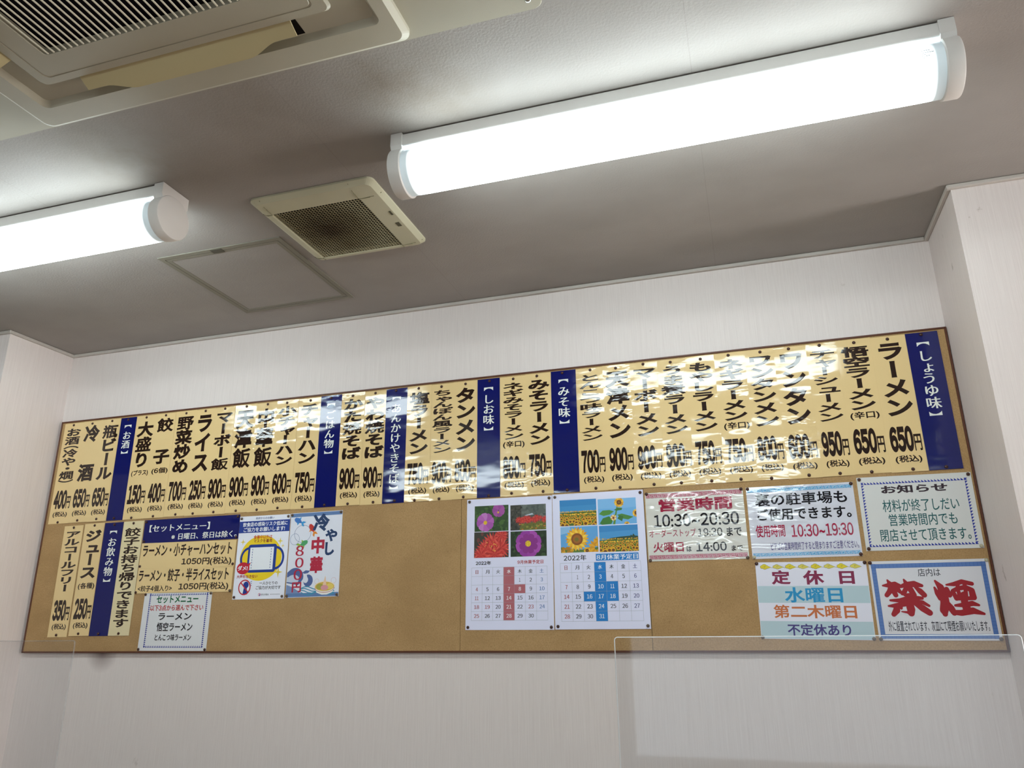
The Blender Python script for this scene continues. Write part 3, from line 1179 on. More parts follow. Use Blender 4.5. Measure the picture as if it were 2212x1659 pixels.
def table(t, cx, cz, w, h, rows, fills, fillcol, col_red, col_blue, start, ndays, reds, top_red='#9a4a50'):
    """month grid: 7 columns, a weekday row and the weeks"""
    GRID = plain('#9aa0a8', 0.6)
    cw, rh = w / 7.0, h / rows
    x0, z1 = cx - w / 2, cz + h / 2
    k = Ink()
    for (c, r) in fills:
        k.rect(x0 + (c + .5) * cw, z1 - (r + .5) * rh, cw, rh, plain(fillcol, 0.55), 1)
    for i in range(8):
        k.rect(x0 + i * cw, cz, 0.0006, h, GRID, 2)
    for j in range(rows + 1):
        k.rect(cx, z1 - j * rh, w, 0.0006, GRID, 2)
    for c, ch in enumerate('日月火水木金土'):
        col = '#a04a50' if c == 0 else ('#eef0f4' if (c, 0) in fills else (col_blue if c == 6 else '#3a3f4a'))
        k.text(ch, x0 + (c + .5) * cw, z1 - .5 * rh, .33 * cw * (0.8 if ch == '日' else 1.1), .44 * rh, plain(col, 0.55), 0.0, 3, serif=True)
    for d in range(1, ndays + 1):
        c, r = (start + d - 1) % 7, 1 + (start + d - 1) // 7
        col = '#eef0f4' if (c, r) in fills else (col_red if (c == 0 or d in reds) else (col_blue if c == 6 else '#33363f'))
        s = str(d)
        k.text(s, x0 + (c + .5) * cw, z1 - (r + .5) * rh, (.20 if len(s) == 1 else .47) * cw * (.6 if s in ('1',) else (.75 if s == '11' else 1)), .42 * rh,
               plain(col, 0.55), 0.0, 3, serif=True)
    k.build('date_grid', t)


CALW = plain('#e3e4fa', 0.5, 0.3)
t = paper_thing('wall_calendar', 'white September calendar sheet with four flower photos and red closed days', 'calendar', -0.763, 1.444, 0.297, 0.422, CALW, -0.38,
                0, 'calendar sheets side by side')
p = Photo(-0.0610, 0.1447, 0.1193, 0.0856, '#2f4a24')
p.flecks(70, 0, 1, 0, 1, .06, ['#3a5a2a', '#26401f', '#46662e', '#314f22'])
p.petals(.32, .36, .36, 8, .39, ['#b562b4', '#a654a8', '#c07ac0'], .08, .2)
p.ell(.32, .34, .055, .08, '#e3bd2e')
p.petals(.71, .80, .26, 7, .42, ['#a653a0', '#9a4896'], .08, .5)
p.ell(.70, .72, .03, .04, '#d8a83a')
p.done(t)
p = Photo(0.0666, 0.1430, 0.1221, 0.0835, '#5a605a')
p.poly([(0, 0), (.32, 0), (.30, 1), (0, 1)], '#3d3d36')
p.flecks(50, 0, .32, 0, 1, .035, ['#4c4b42', '#2f302a', '#5a584c'])
p.flecks(40, .35, 1, .5, 1, .06, ['#59625c', '#6a716a', '#4b554f'])
p.poly([(.4, .58), (.62, .66), (.66, .60), (.45, .56)], '#b9c8d4')
p.poly([(.25, 0), (1, 0), (1, .35), (.3, .25)], '#6a6a2e')
p.flecks(30, .25, 1, .02, .25, .03, ['#8a8f3a', '#5a6426', '#c4772e'])
for i in range(60):
    x = .2 + .78 * p.r.random()
    p.petals(x, .33 + .2 * p.r.random() * (1 - abs(x - .65)), .10, 6, .16, ['#c83a34', '#d84c40', '#b02e2c'], .1, p.r.random() * 3, tip='sharp')
p.done(t)
p = Photo(-0.0612, 0.0582, 0.1206, 0.0838, '#3a3a30')
p.flecks(40, 0, 1, 0, 1, .07, ['#46423a', '#2f352a', '#6a3a34'])
for x, z, r in ((.55, .50, .5), (.35, .3, .42), (.75, .35, .45), (.2, .1, .35), (.6, .12, .4), (.8, .85, .3)):
    p.petals(x, z, r, 22, .10, ['#c8332f', '#d94a3f', '#a82a28', '#e0604e'], .05, x * 7, tip='sharp')
    p.petals(x, z, r * .7, 15, .12, ['#d2443c', '#b8302c'], .05, x * 3, tip='sharp')
p.flecks(14, .3, .7, .25, .6, .02, ['#e8c04a'])
p.done(t)
p = Photo(0.0672, 0.0574, 0.1226, 0.0818, '#26361f')
p.flecks(40, 0, 1, 0, 1, .07, ['#2f4626', '#1e2c1a', '#3a4f2c'])
p.petals(.50, .50, .54, 8, .39, ['#9d3fa0', '#a94cab', '#93379a'], .08, .35)
p.petals(.50, .50, .40, 8, .3, ['#8a2f86'], .08, .35)
p.ell(.49, .50, .08, .12, '#e0bb28')
p.flecks(12, .43, .55, .42, .58, .018, ['#f0d050', '#c89a20'])
p.done(t)
txt('year_title', t, [('2022年', -0.0887, -0.0009, 0.0534, 0.0130)], plain('#15161c'), 0.028)
txt('month_title', t, [('9月休業予定日', 0.0728, -0.0010, 0.0873, 0.0127)], plain('#b8555c'), 0.028)
f9 = {(3, r) for r in range(6)} | {(4, 2)}
table(t, -0.0001, -0.0986, 0.2576, 0.1661, 6, f9, '#b4666e', '#a8464c', '#4f79b4', 4, 30, {19, 23})
pins4('September calendar', -0.763, 1.444, 0.297, 0.422, -0.38, ('grey', 'grey', 'brown', 'brown'), inset=(0.009, 0.008))

t = paper_thing('wall_calendar', 'white August calendar sheet with four sunflower photos and blue closed days', 'calendar', -0.463, 1.444, 0.298, 0.423, CALW, -0.14,
                0, 'calendar sheets side by side', 0.0006)
p = Photo(-0.0640, 0.1491, 0.1211, 0.0835, '#3f8fc8')
p.poly([(0, .75), (1, .78), (1, 1), (0, 1)], '#3485c2')
sun_field(p, .54, 26)
p.done(t)
p = Photo(0.0631, 0.1469, 0.1227, 0.0822, '#6fb0e4')
p.poly([(0, .62), (.5, .6), (1, .64), (1, 1), (0, 1)], '#7fb9e8')
p.poly([(.50, .75), (.53, .75), (.44, 0), (.38, 0)], '#5a8a3a')
for q, cc in (([(.02, .42), (.12, .55), (.30, .56), (.42, .50), (.30, .38), (.14, .34)], '#4f8a36'), ([(.03, .05), (.12, .25), (.28, .32), (.40, .2), (.34, .02), (.1, 0)], '#3f7a2e'),
              ([(.50, .36), (.62, .40), (.92, .26), (.78, .16), (.6, .22)], '#4a8534'), ([(.42, .55), (.52, .64), (.64, .62), (.62, .54), (.5, .52)], '#3d7530'),
              ([(.5, .22), (.56, .34), (.66, .3), (.62, .1)], '#3a6e2c')):
    p.poly(q, cc)
sunflower(p, .56, .84, .20)
p.petals(.40, .26, .13, 10, .3, ['#e0a83a', '#efe0b0'], .2, tip='sharp')
p.ell(.40, .25, .03, .05, '#8a4a1c')
sunflower(p, 1.0, .40, .16)
sunflower(p, .74, -.02, .12)
p.done(t)
p = Photo(-0.0629, 0.0632, 0.1221, 0.0817, '#62a6de')
p.poly([(0, .7), (.3, .8), (.25, 1), (0, 1)], '#8fbfe6')
p.poly([(0, 0), (1, 0), (1, .2), (.8, .12), (.5, .1), (.2, .18), (0, .22)], '#5a7a34')
p.flecks(14, .0, .3, 0, .18, .05, ['#d9a526', '#b8801c'])
p.petals(.44, .52, .47, 22, .17, ['#e8a81f', '#f4c338', '#d9921a'], .2, tip='sharp')
p.petals(.44, .50, .42, 20, .17, ['#f0b428', '#f8d04a'], .2, .1, tip='sharp')
p.ell(.44, .51, .158, .235, '#8a4f1c', 20)
p.ell(.44, .51, .11, .16, '#a5651f', 16)
p.ell(.43, .50, .055, .08, '#7c7028', 12)
p.petals(.95, .15, .35, 14, .2, ['#e6a924', '#d3941c'], .2, tip='sharp')
p.petals(1.02, .4, .22, 12, .2, ['#e6a924', '#d3941c'], .2, tip='sharp')
sunflower(p, .70, .06, .14)
p.done(t)
p = Photo(0.0641, 0.0618, 0.1234, 0.0819, '#4a97d0')
p.poly([(0, .75), (1, .8), (1, 1), (0, 1)], '#3a88c6')
p.poly([(0, .40), (.15, .44), (.3, .52), (.55, .56), (.8, .58), (.82, .62), (.85, .58), (.88, .66), (.92, .58), (1, .56), (1, .4)], '#2f4a36')
sun_field(p, .48, 22)
p.done(t)
txt('year_title', t, [('2022年', -0.0791, 0.0057, 0.0737, 0.0181)], plain('#15161c'), 0.012)
k = Ink()
k.rect(0.0564, 0.0052, 0.1351, 0.0214, plain('#1f7fcc', .55))
k.text('8月休業予定日', 0.0563, 0.0052, 0.1300, 0.0160, PW, 0.0, 2, serif=True)
k.build('month_title', t)
f8 = {(3, r) for r in range(7)} - {(3, 6)} | {(4, 2), (4, 3), (2, 3)}
table(t, 0.0006, -0.0988, 0.2564, 0.1781, 6, f8, '#1f7fcc', '#a8464c', '#4a4f86', 1, 31, set())
pins4('August calendar', -0.463, 1.444, 0.298, 0.423, -0.14, ('grey', 'brown', 'brown', 'grey'), inset=(0.009, 0.009))


# ------------------------------------------------------------------ laminated notices on the right
def meander(t, cx, cz, w, h, n, base, line, name='key_border'):
    k = Ink()
    pw = w / n
    for i in range(n):
        x = cx - w / 2 + (i + .5) * pw
        a, b = pw * .94, h
        k.rect(x, cz, a, b, base, 1)
        q = [(-.36, .30), (.36, .30), (.36, -.30), (-.16, -.30), (-.16, .06), (.14, .06)]
        k.lines([(x + u * a, cz + v * b) for u, v in q], 0.0011, line, 2)
        k.lines([(x - .36 * a, cz + .05 * b), (x - .36 * a, cz - .42 * b)], 0.0011, line, 2)
    return k.build(name, t)


WINE, BLK = film('#9c2340'), film('#14131c')
t = paper_thing('hours_notice', 'white opening hours notice with wine-red key pattern borders', 'notice', -0.159, 1.536, 0.299, 0.212, film('#dcdad2'), -0.22, 0.0075)
for z, h in ((0.0958, 0.0130), (-0.0940, 0.0120)):
    meander(t, -0.0005, z, 0.2926, h, 23, film('#b05a6e'), film('#e3c3c8'))
txt('heading', t, [('営業時間', 0.0029, 0.0645, 0.2222, 0.0404)], WINE, 0.042)
txt('text_line', t, [('10:30~20:30', 0.0019, 0.0166, 0.2569, 0.0391)], BLK, 0.018)
k = Ink()
k.text('オーダーストップ', -0.0715, -0.0219, 0.1421, 0.0241, WINE, 0.008, 2)
k.text('19:30', 0.0417, -0.0234, 0.0728, 0.0246, BLK, 0.010, 2)
k.text('まで', 0.1128, -0.0243, 0.0438, 0.0268, BLK, 0.02, 2)
k.build('text_line', t)
k = Ink()
k.text('火曜日', -0.0869, -0.0642, 0.0930, 0.0313, WINE, 0.024, 2)
k.text('は', -0.0246, -0.0716, 0.0147, 0.0163, BLK, 0.02, 2)
k.text('14:00', 0.0420, -0.0671, 0.0900, 0.0268, BLK, 0.018, 2)
k.text('まで', 0.1174, -0.0735, 0.0332, 0.0168, BLK, 0.02, 2)
k.build('text_line', t)
pins4('opening hours notice', -0.159, 1.536, 0.299, 0.212, -0.22, ('brown', 'brown', 'grey', 'grey'), inset=(0.005, 0.003))

t = paper_thing('parking_notice', 'white parking notice with light blue key pattern borders', 'notice', 0.151, 1.534, 0.303, 0.214, film('#dadbe6'), -0.23, 0.004)
for z, h in ((0.0955, 0.0105), (-0.0957, 0.0101)):
    meander(t, -0.0008, z, 0.2955, h, 15, film('#4a9fd2'), film('#d4e6f2'))
txt('text_line', t, [('裏の駐車場も', 0.0011, 0.0660, 0.2598, 0.0376)], BLK, 0.024)
txt('text_line', t, [('ご使用できます。', 0.0059, 0.0216, 0.2627, 0.0371)], BLK, 0.024)
txt('text_line', t, [('使用時間', -0.0931, -0.0267, 0.0834, 0.0371), ('10:30~19:30', 0.0511, -0.0290, 0.1702, 0.0364)], film('#a3163f'), 0.018)
txt('text_line', t, [('ピアゴの営業時間終了すると閉まりますご注意ください。', 0.0248, -0.0725, 0.2411, 0.0235)], film('#473a7c'), 0.008)
pins4('parking notice', 0.151, 1.534, 0.303, 0.214, -0.23, ('brown', 'brown', 'clear', 'brown'), inset=(0.005, 0.005))

t = paper_thing('closing_notice', 'off-white early closing notice with green text in a blue triangle border', 'notice', 0.464, 1.544, 0.300, 0.212, plain('#d9d9d6', 0.5, 0.3), -0.46, 0.0008)
tri_border(t, -0.0002, -0.0021, 0.2785, 0.1864, 33, 22, 0.0072, plain('#2c3a9c', 0.5, 0.3))
txt('heading', t, [('お知らせ', -0.0015, 0.0670, 0.1735, 0.0244)], plain('#33222c', 0.5, 0.3), 0.036)
for r in (('材料が終了しだい', 0.0084, 0.0199, 0.1979, 0.0357), ('営業時間内でも', 0.0087, -0.0210, 0.1750, 0.0344), ('閉店させて頂きます。', 0.0083, -0.0639, 0.2305, 0.0349)):
    txt('text_line', t, [r], plain('#1d5a5c', 0.5, 0.3), 0.008)
pins4('early closing notice', 0.464, 1.544, 0.300, 0.212, -0.46, ('brown', 'brown', 'brown', 'clear'), inset=(0.007, 0.006))

t = paper_thing('closed_days_notice', 'white regular holiday notice with yellow clouds and pale teal bands', 'notice', 0.154, 1.307, 0.303, 0.215, plain('#e6e6f3', 0.4, 0.35), -1.17)
k = Ink()
for z, h in ((0.0157, 0.0472), (-0.0824, 0.0476)):
    k.rect(0, z, 0.3005, h, plain('#b9d0d8', .45))
k.build('colour_band', t)
k = Ink()
YC, YC2, OUT = plain('#e2cf2a', .5), plain('#d9cc58', .5), plain('#6d6a38', .5)
for i in range(8):
    x = -0.1265 + i * 0.0352
    big = i % 2 == 0
    a, b = (0.0125, 0.0070) if big else (0.0120, 0.0058)
    for g, c, l in ((0.0008, OUT, 2), (0.0, YC if big else YC2, 2.6)):
        for dx, dz, r in ((-0.006, 0.0, .75), (0.0, 0.0015, 1.0), (0.006, -0.0002, .75), (0.001, -0.002, .8)):
            k.disc(x + dx, 0.094 + dz, a * .55 * r + g, b * .85 * r + g, c, l, 16)
        k.poly([(x + 0.006, 0.098 + g), (x + 0.0185 + g, 0.0925), (x + 0.004, 0.0885 - g)], c, l)
    k.ring(x + 0.002, 0.0945, 0.0024, 0.0022, 0.0007, OUT, 3, 12, 0, 270)
    if i < 7:
        k.lines([(x + 0.017, 0.0925), (x + 0.023, 0.0905 if not big else 0.0915), (x + 0.028, 0.0935)], 0.0008, OUT, 1.5)
k.build('cloud_border', t)
for r in (('定', -0.0830, 0.0639, 0.0529, 0.0409), ('休', 0.0066, 0.0632, 0.0572, 0.0404), ('日', 0.0961, 0.0623, 0.0404, 0.0358)):
    txt('heading_character', t, [r], plain('#861f4a', .5), 0.036)
txt('text_line', t, [('水曜日', 0.0013, 0.0144, 0.1573, 0.0427)], plain('#1e90c6', .5), 0.030)
txt('text_line', t, [('第二木曜日', 0.0001, -0.0317, 0.2230, 0.0370)], plain('#c9703e', .5), 0.028)
txt('text_line', t, [('不定休あり', 0.0069, -0.0819, 0.1689, 0.0333)], plain('#483e80', .5), 0.024)
pins4('regular holiday notice', 0.154, 1.307, 0.303, 0.215, -1.17, ('brown', 'brown', 'grey', 'grey'), inset=(0.004, 0.004))

t = paper_thing('no_smoking_notice', 'white no smoking notice with big red brush characters in a blue tiled border', 'notice', 0.464, 1.302, 0.302, 0.214, plain('#dcdbe0', 0.3, 0.4), -0.34, 0.0015)
k = Ink()
TB, TL = plain('#5579b8', 0.3, 0.4), plain('#3a5fa6', 0.3, 0.4)
fw, fh, d = 0.2889, 0.2014, 0.0118
for s in (1, -1):
    k.rect(-0.001, -0.0016 + s * (fh / 2 - d / 2), fw, d, TB)
    k.rect(-0.001 + s * (fw / 2 - d / 2), -0.0016, d, fh, TB)
    for i in range(31):
        k.rect(-0.001 - fw / 2 + i * fw / 30, -0.0016 + s * (fh / 2 - d / 2), 0.0007, d, TL, 2)
    for i in range(24):
        k.rect(-0.001 + s * (fw / 2 - d / 2), -0.0016 - fh / 2 + i * fh / 23, d, 0.0007, TL, 2)
    for q in (-1, 1):
        k.rect(-0.001, -0.0016 + s * (fh / 2 - d / 2) + q * d * .47, fw, 0.0007, TL, 2)
        k.rect(-0.001 + s * (fw / 2 - d / 2) + q * d * .47, -0.0016, 0.0007, fh, TL, 2)
k.build('tiled_border', t)
txt('text_line', t, [('店内は', 0.0004, 0.0736, 0.0565, 0.0215)], plain('#22202a', 0.3, 0.4), 0.004)
BR = plain('#a01420', 0.35, 0.3)
KIN = [
    [(340, 498, 10), (420, 496, 26), (520, 482, 30), (592, 505, 18)], [(418, 420, 10), (445, 470, 26), (480, 560, 30), (510, 640, 26)],
    [(450, 520, 22), (425, 590, 28), (378, 640, 24)], [(525, 510, 22), (560, 570, 26), (585, 600, 18)],
    [(585, 520, 16), (690, 490, 30), (800, 482, 34), (905, 508, 18)], [(660, 416, 10), (690, 480, 28), (735, 560, 32), (770, 630, 28)],
    [(690, 520, 22), (645, 590, 26), (610, 620, 20)], [(812, 530, 16), (870, 585, 30), (922, 645, 28)],
    [(640, 640, 16), (780, 640, 24)],
    [(420, 715, 12), (560, 720, 24), (720, 680, 28), (882, 690, 18)],
    [(382, 797, 10), (470, 795, 24), (620, 770, 28), (740, 740, 26), (880, 750, 22), (965, 800, 14)],
    [(690, 770, 40), (700, 850, 42), (695, 905, 34)], [(695, 905, 30), (640, 890, 14), (560, 880, 6)],
    [(500, 800, 28), (490, 860, 36), (440, 918, 26)], [(780, 770, 24), (870, 835, 36), (958, 900, 32)],
    [(560, 800, 20), (560, 830, 16)],
]
KEM = [
    [(1088, 528, 12), (1115, 610, 26), (1140, 695, 18)], [(1112, 430, 12), (1175, 520, 36), (1208, 640, 42), (1205, 760, 48), (1175, 860, 44), (1180, 915, 28)],
    [(1262, 550, 24), (1290, 640, 28)], [(1225, 740, 26), (1280, 830, 36), (1315, 900, 30)],
    [(1268, 490, 10), (1380, 482, 24), (1500, 448, 26), (1640, 480, 22)],
    [(1345, 590, 22), (1385, 690, 26)], [(1350, 580, 22), (1430, 545, 24), (1540, 530, 26), (1625, 575, 28), (1635, 680, 30)],
    [(1385, 694, 20), (1640, 690, 22)], [(1375, 560, 14), (1540, 515, 14)],
    [(1440, 470, 22), (1420, 540, 18), (1440, 670, 24)], [(1530, 460, 24), (1540, 540, 18), (1520, 670, 26)], [(1600, 560, 16), (1600, 670, 16)],
    [(1500, 640, 36), (1490, 740, 36), (1510, 860, 44)], [(1350, 792, 14), (1480, 785, 28), (1600, 765, 28), (1685, 790, 14)],
    [(1300, 890, 26), (1420, 900, 32), (1590, 870, 36), (1740, 915, 14)],
]
for st, (px, pz, x0, z0, sc_x, sc_z) in ((KIN, (660, 675, -0.0662, 0.0071, 0.1152 / 660, 0.0981 / 530)), (KEM, (1415, 683, 0.0631, 0.0039, 0.1130 / 670, 0.0964 / 530))):
    k = Ink()
    for s in st:
        k.stroke([(x0 + (a - px) * sc_x, z0 - (b - pz) * sc_z, r * 0.70 * (sc_x + sc_z)) for a, b, r in s], BR, 2)
    k.build('brush_character', t)
txt('text_line', t, [('外に設置されています、灰皿にて喫煙お願いいたします。', 0.0015, -0.0693, 0.2477, 0.0279)], plain('#2a2634', 0.3, 0.4), 0.010)
pins4('no smoking notice', 0.464, 1.302, 0.302, 0.214, -0.34, ('brown', 'clear', 'grey', 'grey'), inset=(0.004, 0.004))

C.objects.unlink(_fo)
bpy.data.objects.remove(_fo)


# ------------------------------------------------------------------ ceiling tube lights
def tube_light(label, x0, x1, y):
    """white batten with an opal tube cover and round end caps"""
    L = x1 - x0
    xc = (x0 + x1) / 2
    t = thing('tube_ceiling_light', label, 'ceiling light', (xc, y, ZC), 'tube lights on the ceiling')
    h = L / 2
    obj('batten', bx(-h + 0.02, h - 0.02, -0.046, 0.046, -0.036, -0.003, bev=0.003), WHITEP, t)
    bm = bmesh.new()
    r, zc = 0.057, -0.085
    n = 36
    ring = []
    for i in range(n + 1):
        a = math.radians(90 + 40 + (280.0 * i / n))
        ring.append((r * math.cos(a), zc + r * math.sin(a)))
    segs = 40
    prev = None
    for j in range(segs + 1):
        x = -h + 0.016 + (L - 0.032) * j / segs
        cur = [bm.verts.new((x, a, b)) for a, b in ring]
        if prev:
            for i in range(n):
                bm.faces.new((prev[i], prev[i + 1], cur[i + 1], cur[i]))
        prev = cur
    obj('tube_cover', bm, mat('opal_cover', _diffuser), t, True)
    for s in (-1, 1):
        bm = bmesh.new()
        R = 0.0615
        prof = [(R - 0.003, 0.0), (R, 0.002), (R, 0.030), (R - 0.0015, 0.0325), (R - 0.006, 0.0335)]
        rings = []
        for a, q in prof:
            x = s * (h - 0.034 + q)
            rings.append([(x, a * math.cos(2 * PI * i / 48), zc + a * math.sin(2 * PI * i / 48)) for i in range(48)])
        loops(bm, rings, True, True)
        cap = obj('end_cap', bm, WHITEP, t, True)
        cap.data.set_sharp_from_angle(angle=math.radians(40))
        # square shoulder joining the cap to the ceiling
        bm = bmesh.new()
        prism(bm, [(-0.050, -0.001), (0.050, -0.001), (0.050, -0.034), (0.0445, -0.046), (-0.0445, -0.046), (-0.050, -0.034)],
              s * (h - 0.0335), s * (h - 0.004), 'x')
        obj('bracket', bm, WHITEP, t)
    return t


t = tube_light('long tube ceiling light in the upper right, both end caps in view', -0.752, 0.497, -0.952)
k = Ink()
for i, (w, z) in enumerate(((0.040, 0.0), (0.052, -0.006), (0.022, -0.011), (0.034, -0.016), (0.018, -0.021))):
    k.rect(0.0, z, w, 0.0018, plain('#7e8a92', .6))
pm = k.build('rating_print', t)
pm.location = (0.545, -0.0555, -0.072)
pm.rotation_euler = (math.radians(-12), 0, 0)
tube_light('tube ceiling light cut off by the left edge, round white end cap showing', -2.672, -1.418, -0.955)

# two more rows of the same lights run on behind the viewpoint
for row, y in (('second', -2.83), ('third', -4.70)):
    for side, x0 in (('left', -2.672), ('middle', -0.752), ('right', 1.17)):
        tube_light('tube ceiling light behind the air conditioner, %s row, %s' % (row, side), x0, x0 + 1.25, y)

# ------------------------------------------------------------------ ventilation cover
vx0, vx1, vy0, vy1 = -1.262, -0.876, -0.858, -0.478
vc = ((vx0 + vx1) / 2, (vy0 + vy1) / 2)
t = thing('ventilation_cover', 'yellowed square ventilation cover with a dirty mesh grille on the ceiling', 'ventilation cover', (vc[0], vc[1], ZC))
gx0, gx1, gy0, gy1 = -1.226, -0.948, -0.788, -0.506
bm = bmesh.new()


def rr3(x0, x1, y0, y1, r, z, n=5):
    return [(x - vc[0], y - vc[1], z) for x, y in rrect(x0, x1, y0, y1, r, n)]


loops(bm, [rr3(vx0, vx1, vy0, vy1, .02, -0.0005), rr3(vx0, vx1, vy0, vy1, .02, -0.006), rr3(vx0 + .014, vx1 - .014, vy0 + .014, vy1 - .010, .016, -0.016),
           rr3(gx0 - .004, gx1 + .004, gy0 - .004, gy1 + .004, .006, -0.019), rr3(gx0, gx1, gy0, gy1, .004, -0.017), rr3(gx0, gx1, gy0, gy1, .004, -0.002)], False)
fr = obj('frame', bm, VENTP, t)
bm = bmesh.new()
NG = 30
for i in range(NG + 1):
    x = gx0 + (gx1 - gx0) * i / NG - vc[0]
    box(bm, x - .0008, x + .0008, gy0 - vc[1], gy1 - vc[1], -0.0165, -0.0150)
    y = gy0 + (gy1 - gy0) * i / NG - vc[1]
    box(bm, gx0 - vc[0], gx1 - vc[0], y - .0008, y + .0008, -0.0168, -0.0152)
obj('mesh_grille', bm, mat('dusty_grille', _grille_dirty), t)
obj('dark_backing', bx(gx0 - vc[0], gx1 - vc[0], gy0 - vc[1], gy1 - vc[1], -0.0030, -0.0012), DARK, t)
bm = bmesh.new()
for sx, sy in ((-1, -1), (1, -1), (-1, 1), (1, 1)):      # moulded corner joints
    ex, ey = (vx1 if sx > 0 else vx0) - vc[0], (vy1 if sy > 0 else vy0) - vc[1]
    wx, wy = (gx1 if sx > 0 else gx0) - vc[0], (gy1 if sy > 0 else gy0) - vc[1]
    for a, b in (((wx, ey - sy * .004), (wx, wy)), ((ex - sx * .004, wy), (wx, wy))):
        n = 6
        for i in range(n):
            f0, f1 = i / n, (i + 1) / n
            p0 = (a[0] + (b[0] - a[0]) * f0, a[1] + (b[1] - a[1]) * f0)
            p1 = (a[0] + (b[0] - a[0]) * f1, a[1] + (b[1] - a[1]) * f1)
            z = -0.0075 - 0.0115 * min(1, (i + .5) / n * 1.9) ** .7
            box(bm, min(p0[0], p1[0]) - .0002, max(p0[0], p1[0]) + .0002, min(p0[1], p1[1]) - .0002, max(p0[1], p1[1]) + .0002, z - 0.0012, z + .002)
obj('corner_joint', bm, plain('#7d785c', .6), t)
bm = bmesh.new()
for x, y, w, h in ((-.898, -.690, .006, .020), (-.905, -.625, .012, .022)):
    box(bm, x - vc[0] - w / 2, x - vc[0] + w / 2, y - vc[1] - h / 2, y - vc[1] + h / 2, -0.0182, -0.016)
obj('rating_label', bm, plain('#55523f', .6), t)

# ------------------------------------------------------------------ ceiling hatch
hx0, hx1, hy0, hy1 = -1.758, -1.300, -0.645, -0.170
hc = ((hx0 + hx1) / 2, (hy0 + hy1) / 2)
t = thing('ceiling_hatch', 'flush square ceiling access hatch with a thin grey metal frame', 'hatch', (hc[0], hc[1], ZC))
ALU = plain('#837e72', 0.6, 0.3)


def frame_bm(x0, x1, y0, y1, w, z0, z1):
    bm = bmesh.new()
    box(bm, x0, x1, y0, y0 + w, z0, z1)
    box(bm, x0, x1, y1 - w, y1, z0, z1)
    box(bm, x0, x0 + w, y0 + w, y1 - w, z0, z1)
    box(bm, x1 - w, x1, y0 + w, y1 - w, z0, z1)
    return bm


a, b = (hx1 - hx0) / 2, (hy1 - hy0) / 2
obj('outer_frame', frame_bm(-a, a, -b, b, 0.016, -0.0035, -0.0002), ALU, t)
obj('inner_frame', frame_bm(-a + .018, a - .018, -b + .018, b - .018, 0.013, -0.0030, -0.0002), ALU, t)
obj('panel', bx(-a + .031, a - .031, -b + .031, b - .031, -0.0018, -0.0002), CEIL, t)
obj('latch', bx(-0.030, 0.012, -b + .004, -b + .026, -0.0048, -0.003, bev=0.0008, seg=1), plain('#55534a', .5, .5, .4), t)

# ------------------------------------------------------------------ cassette air conditioner
cov = thing('ceiling_plate', 'flat cream cover plate on the ceiling around the air conditioner', 'cover plate', (-1.15, -1.9, ZC))
bm = bmesh.new()
prism(bm, [(x + 1.15, y + 1.9) for x, y in rrect(-2.05, -0.283, -2.60, -1.283, 0.018)], -0.0050, -0.0002, 'z')
bmesh.ops.bevel(bm, geom=[e for e in bm.edges if all(v.co.z < -0.004 for v in e.verts)], offset=0.0015, segments=1, affect='EDGES')
obj('plate', bm, ACBODY, cov)
bm = bmesh.new()
loops(bm, [[(a * math.cos(2 * PI * i / 16) + 0.842, a * math.sin(2 * PI * i / 16) + 0.592, z) for i in range(16)]
           for a, z in ((.0062, -.0049), (.0058, -.0068), (.003, -.0082))])
obj('screw', bm, plain('#a8a8a4', .25, .5, .9), cov, True)

AX0, AX1, AY0, AY1 = -1.498, -0.556, -2.236, -1.294
ac = thing('air_conditioner', 'cream ceiling cassette air conditioner with slatted intake and open tan flap', 'air conditioner', (-1.027, -1.765, ZC - 0.005))
AO = Vector((-1.027, -1.765, ZC - 0.005))


def ar(x0, x1, y0, y1, r, z, n=6):
    return [(x - AO.x, y - AO.y, z - AO.z) for x, y in rrect(x0, x1, y0, y1, r, n)]


CX0, CX1, CY0, CY1 = -1.367, -0.662, -2.107, -1.424     # central panel
RX0, RX1, RY0, RY1 = -1.424, -0.594, -2.16, -1.369      # inside edge of the rim
bm = bmesh.new()
loops(bm, [ar(AX0, AX1, AY0, AY1, .022, 2.3948), ar(AX0, AX1, AY0, AY1, .022, 2.385), ar(AX0 + .022, AX1 - .008, AY0 + .016, AY1 - .018, .02, 2.3705),
           ar(RX0 - .004, RX1 + .004, RY0 - .004, RY1 + .004, .016, 2.3690), ar(RX0 + .006, RX1 - .006, RY0 + .006, RY1 - .006, .014, 2.3805),
           ar(CX0 + .01, CX1 - .01, CY0 + .01, CY1 - .01, .012, 2.3815)], False)
obj('panel', bm, ACBODY, ac)
bm = bmesh.new()
GX0, GX1, GY0, GY1 = -1.284, -0.812, -2.03, -1.500
loops(bm, [ar(CX0 + .01, CX1 - .01, CY0 + .01, CY1 - .01, .014, 2.3815), ar(CX0, CX1, CY0, CY1, .016, 2.372), ar(CX0 + .006, CX1 - .006, CY0 + .004, CY1 - .004, .014, 2.3675),
           ar(CX0 + .028, CX1 - .030, CY0 + .02, CY1 - .021, .012, 2.3670), ar(CX0 + .029, CX1 - .031, CY0 + .021, CY1 - .022, .012, 2.3682),
           ar(CX0 + .031, CX1 - .033, CY0 + .023, CY1 - .024, .012, 2.3682), ar(CX0 + .032, CX1 - .034, CY0 + .024, CY1 - .025, .012, 2.3668),
           ar(GX0, GX1, GY0, GY1, .008, 2.3662), ar(GX0 + .002, GX1 - .002, GY0 + .002, GY1 - .002, .007, 2.382)], False)
gr = obj('intake_grille', bm, ACBODY, ac)
n = 31
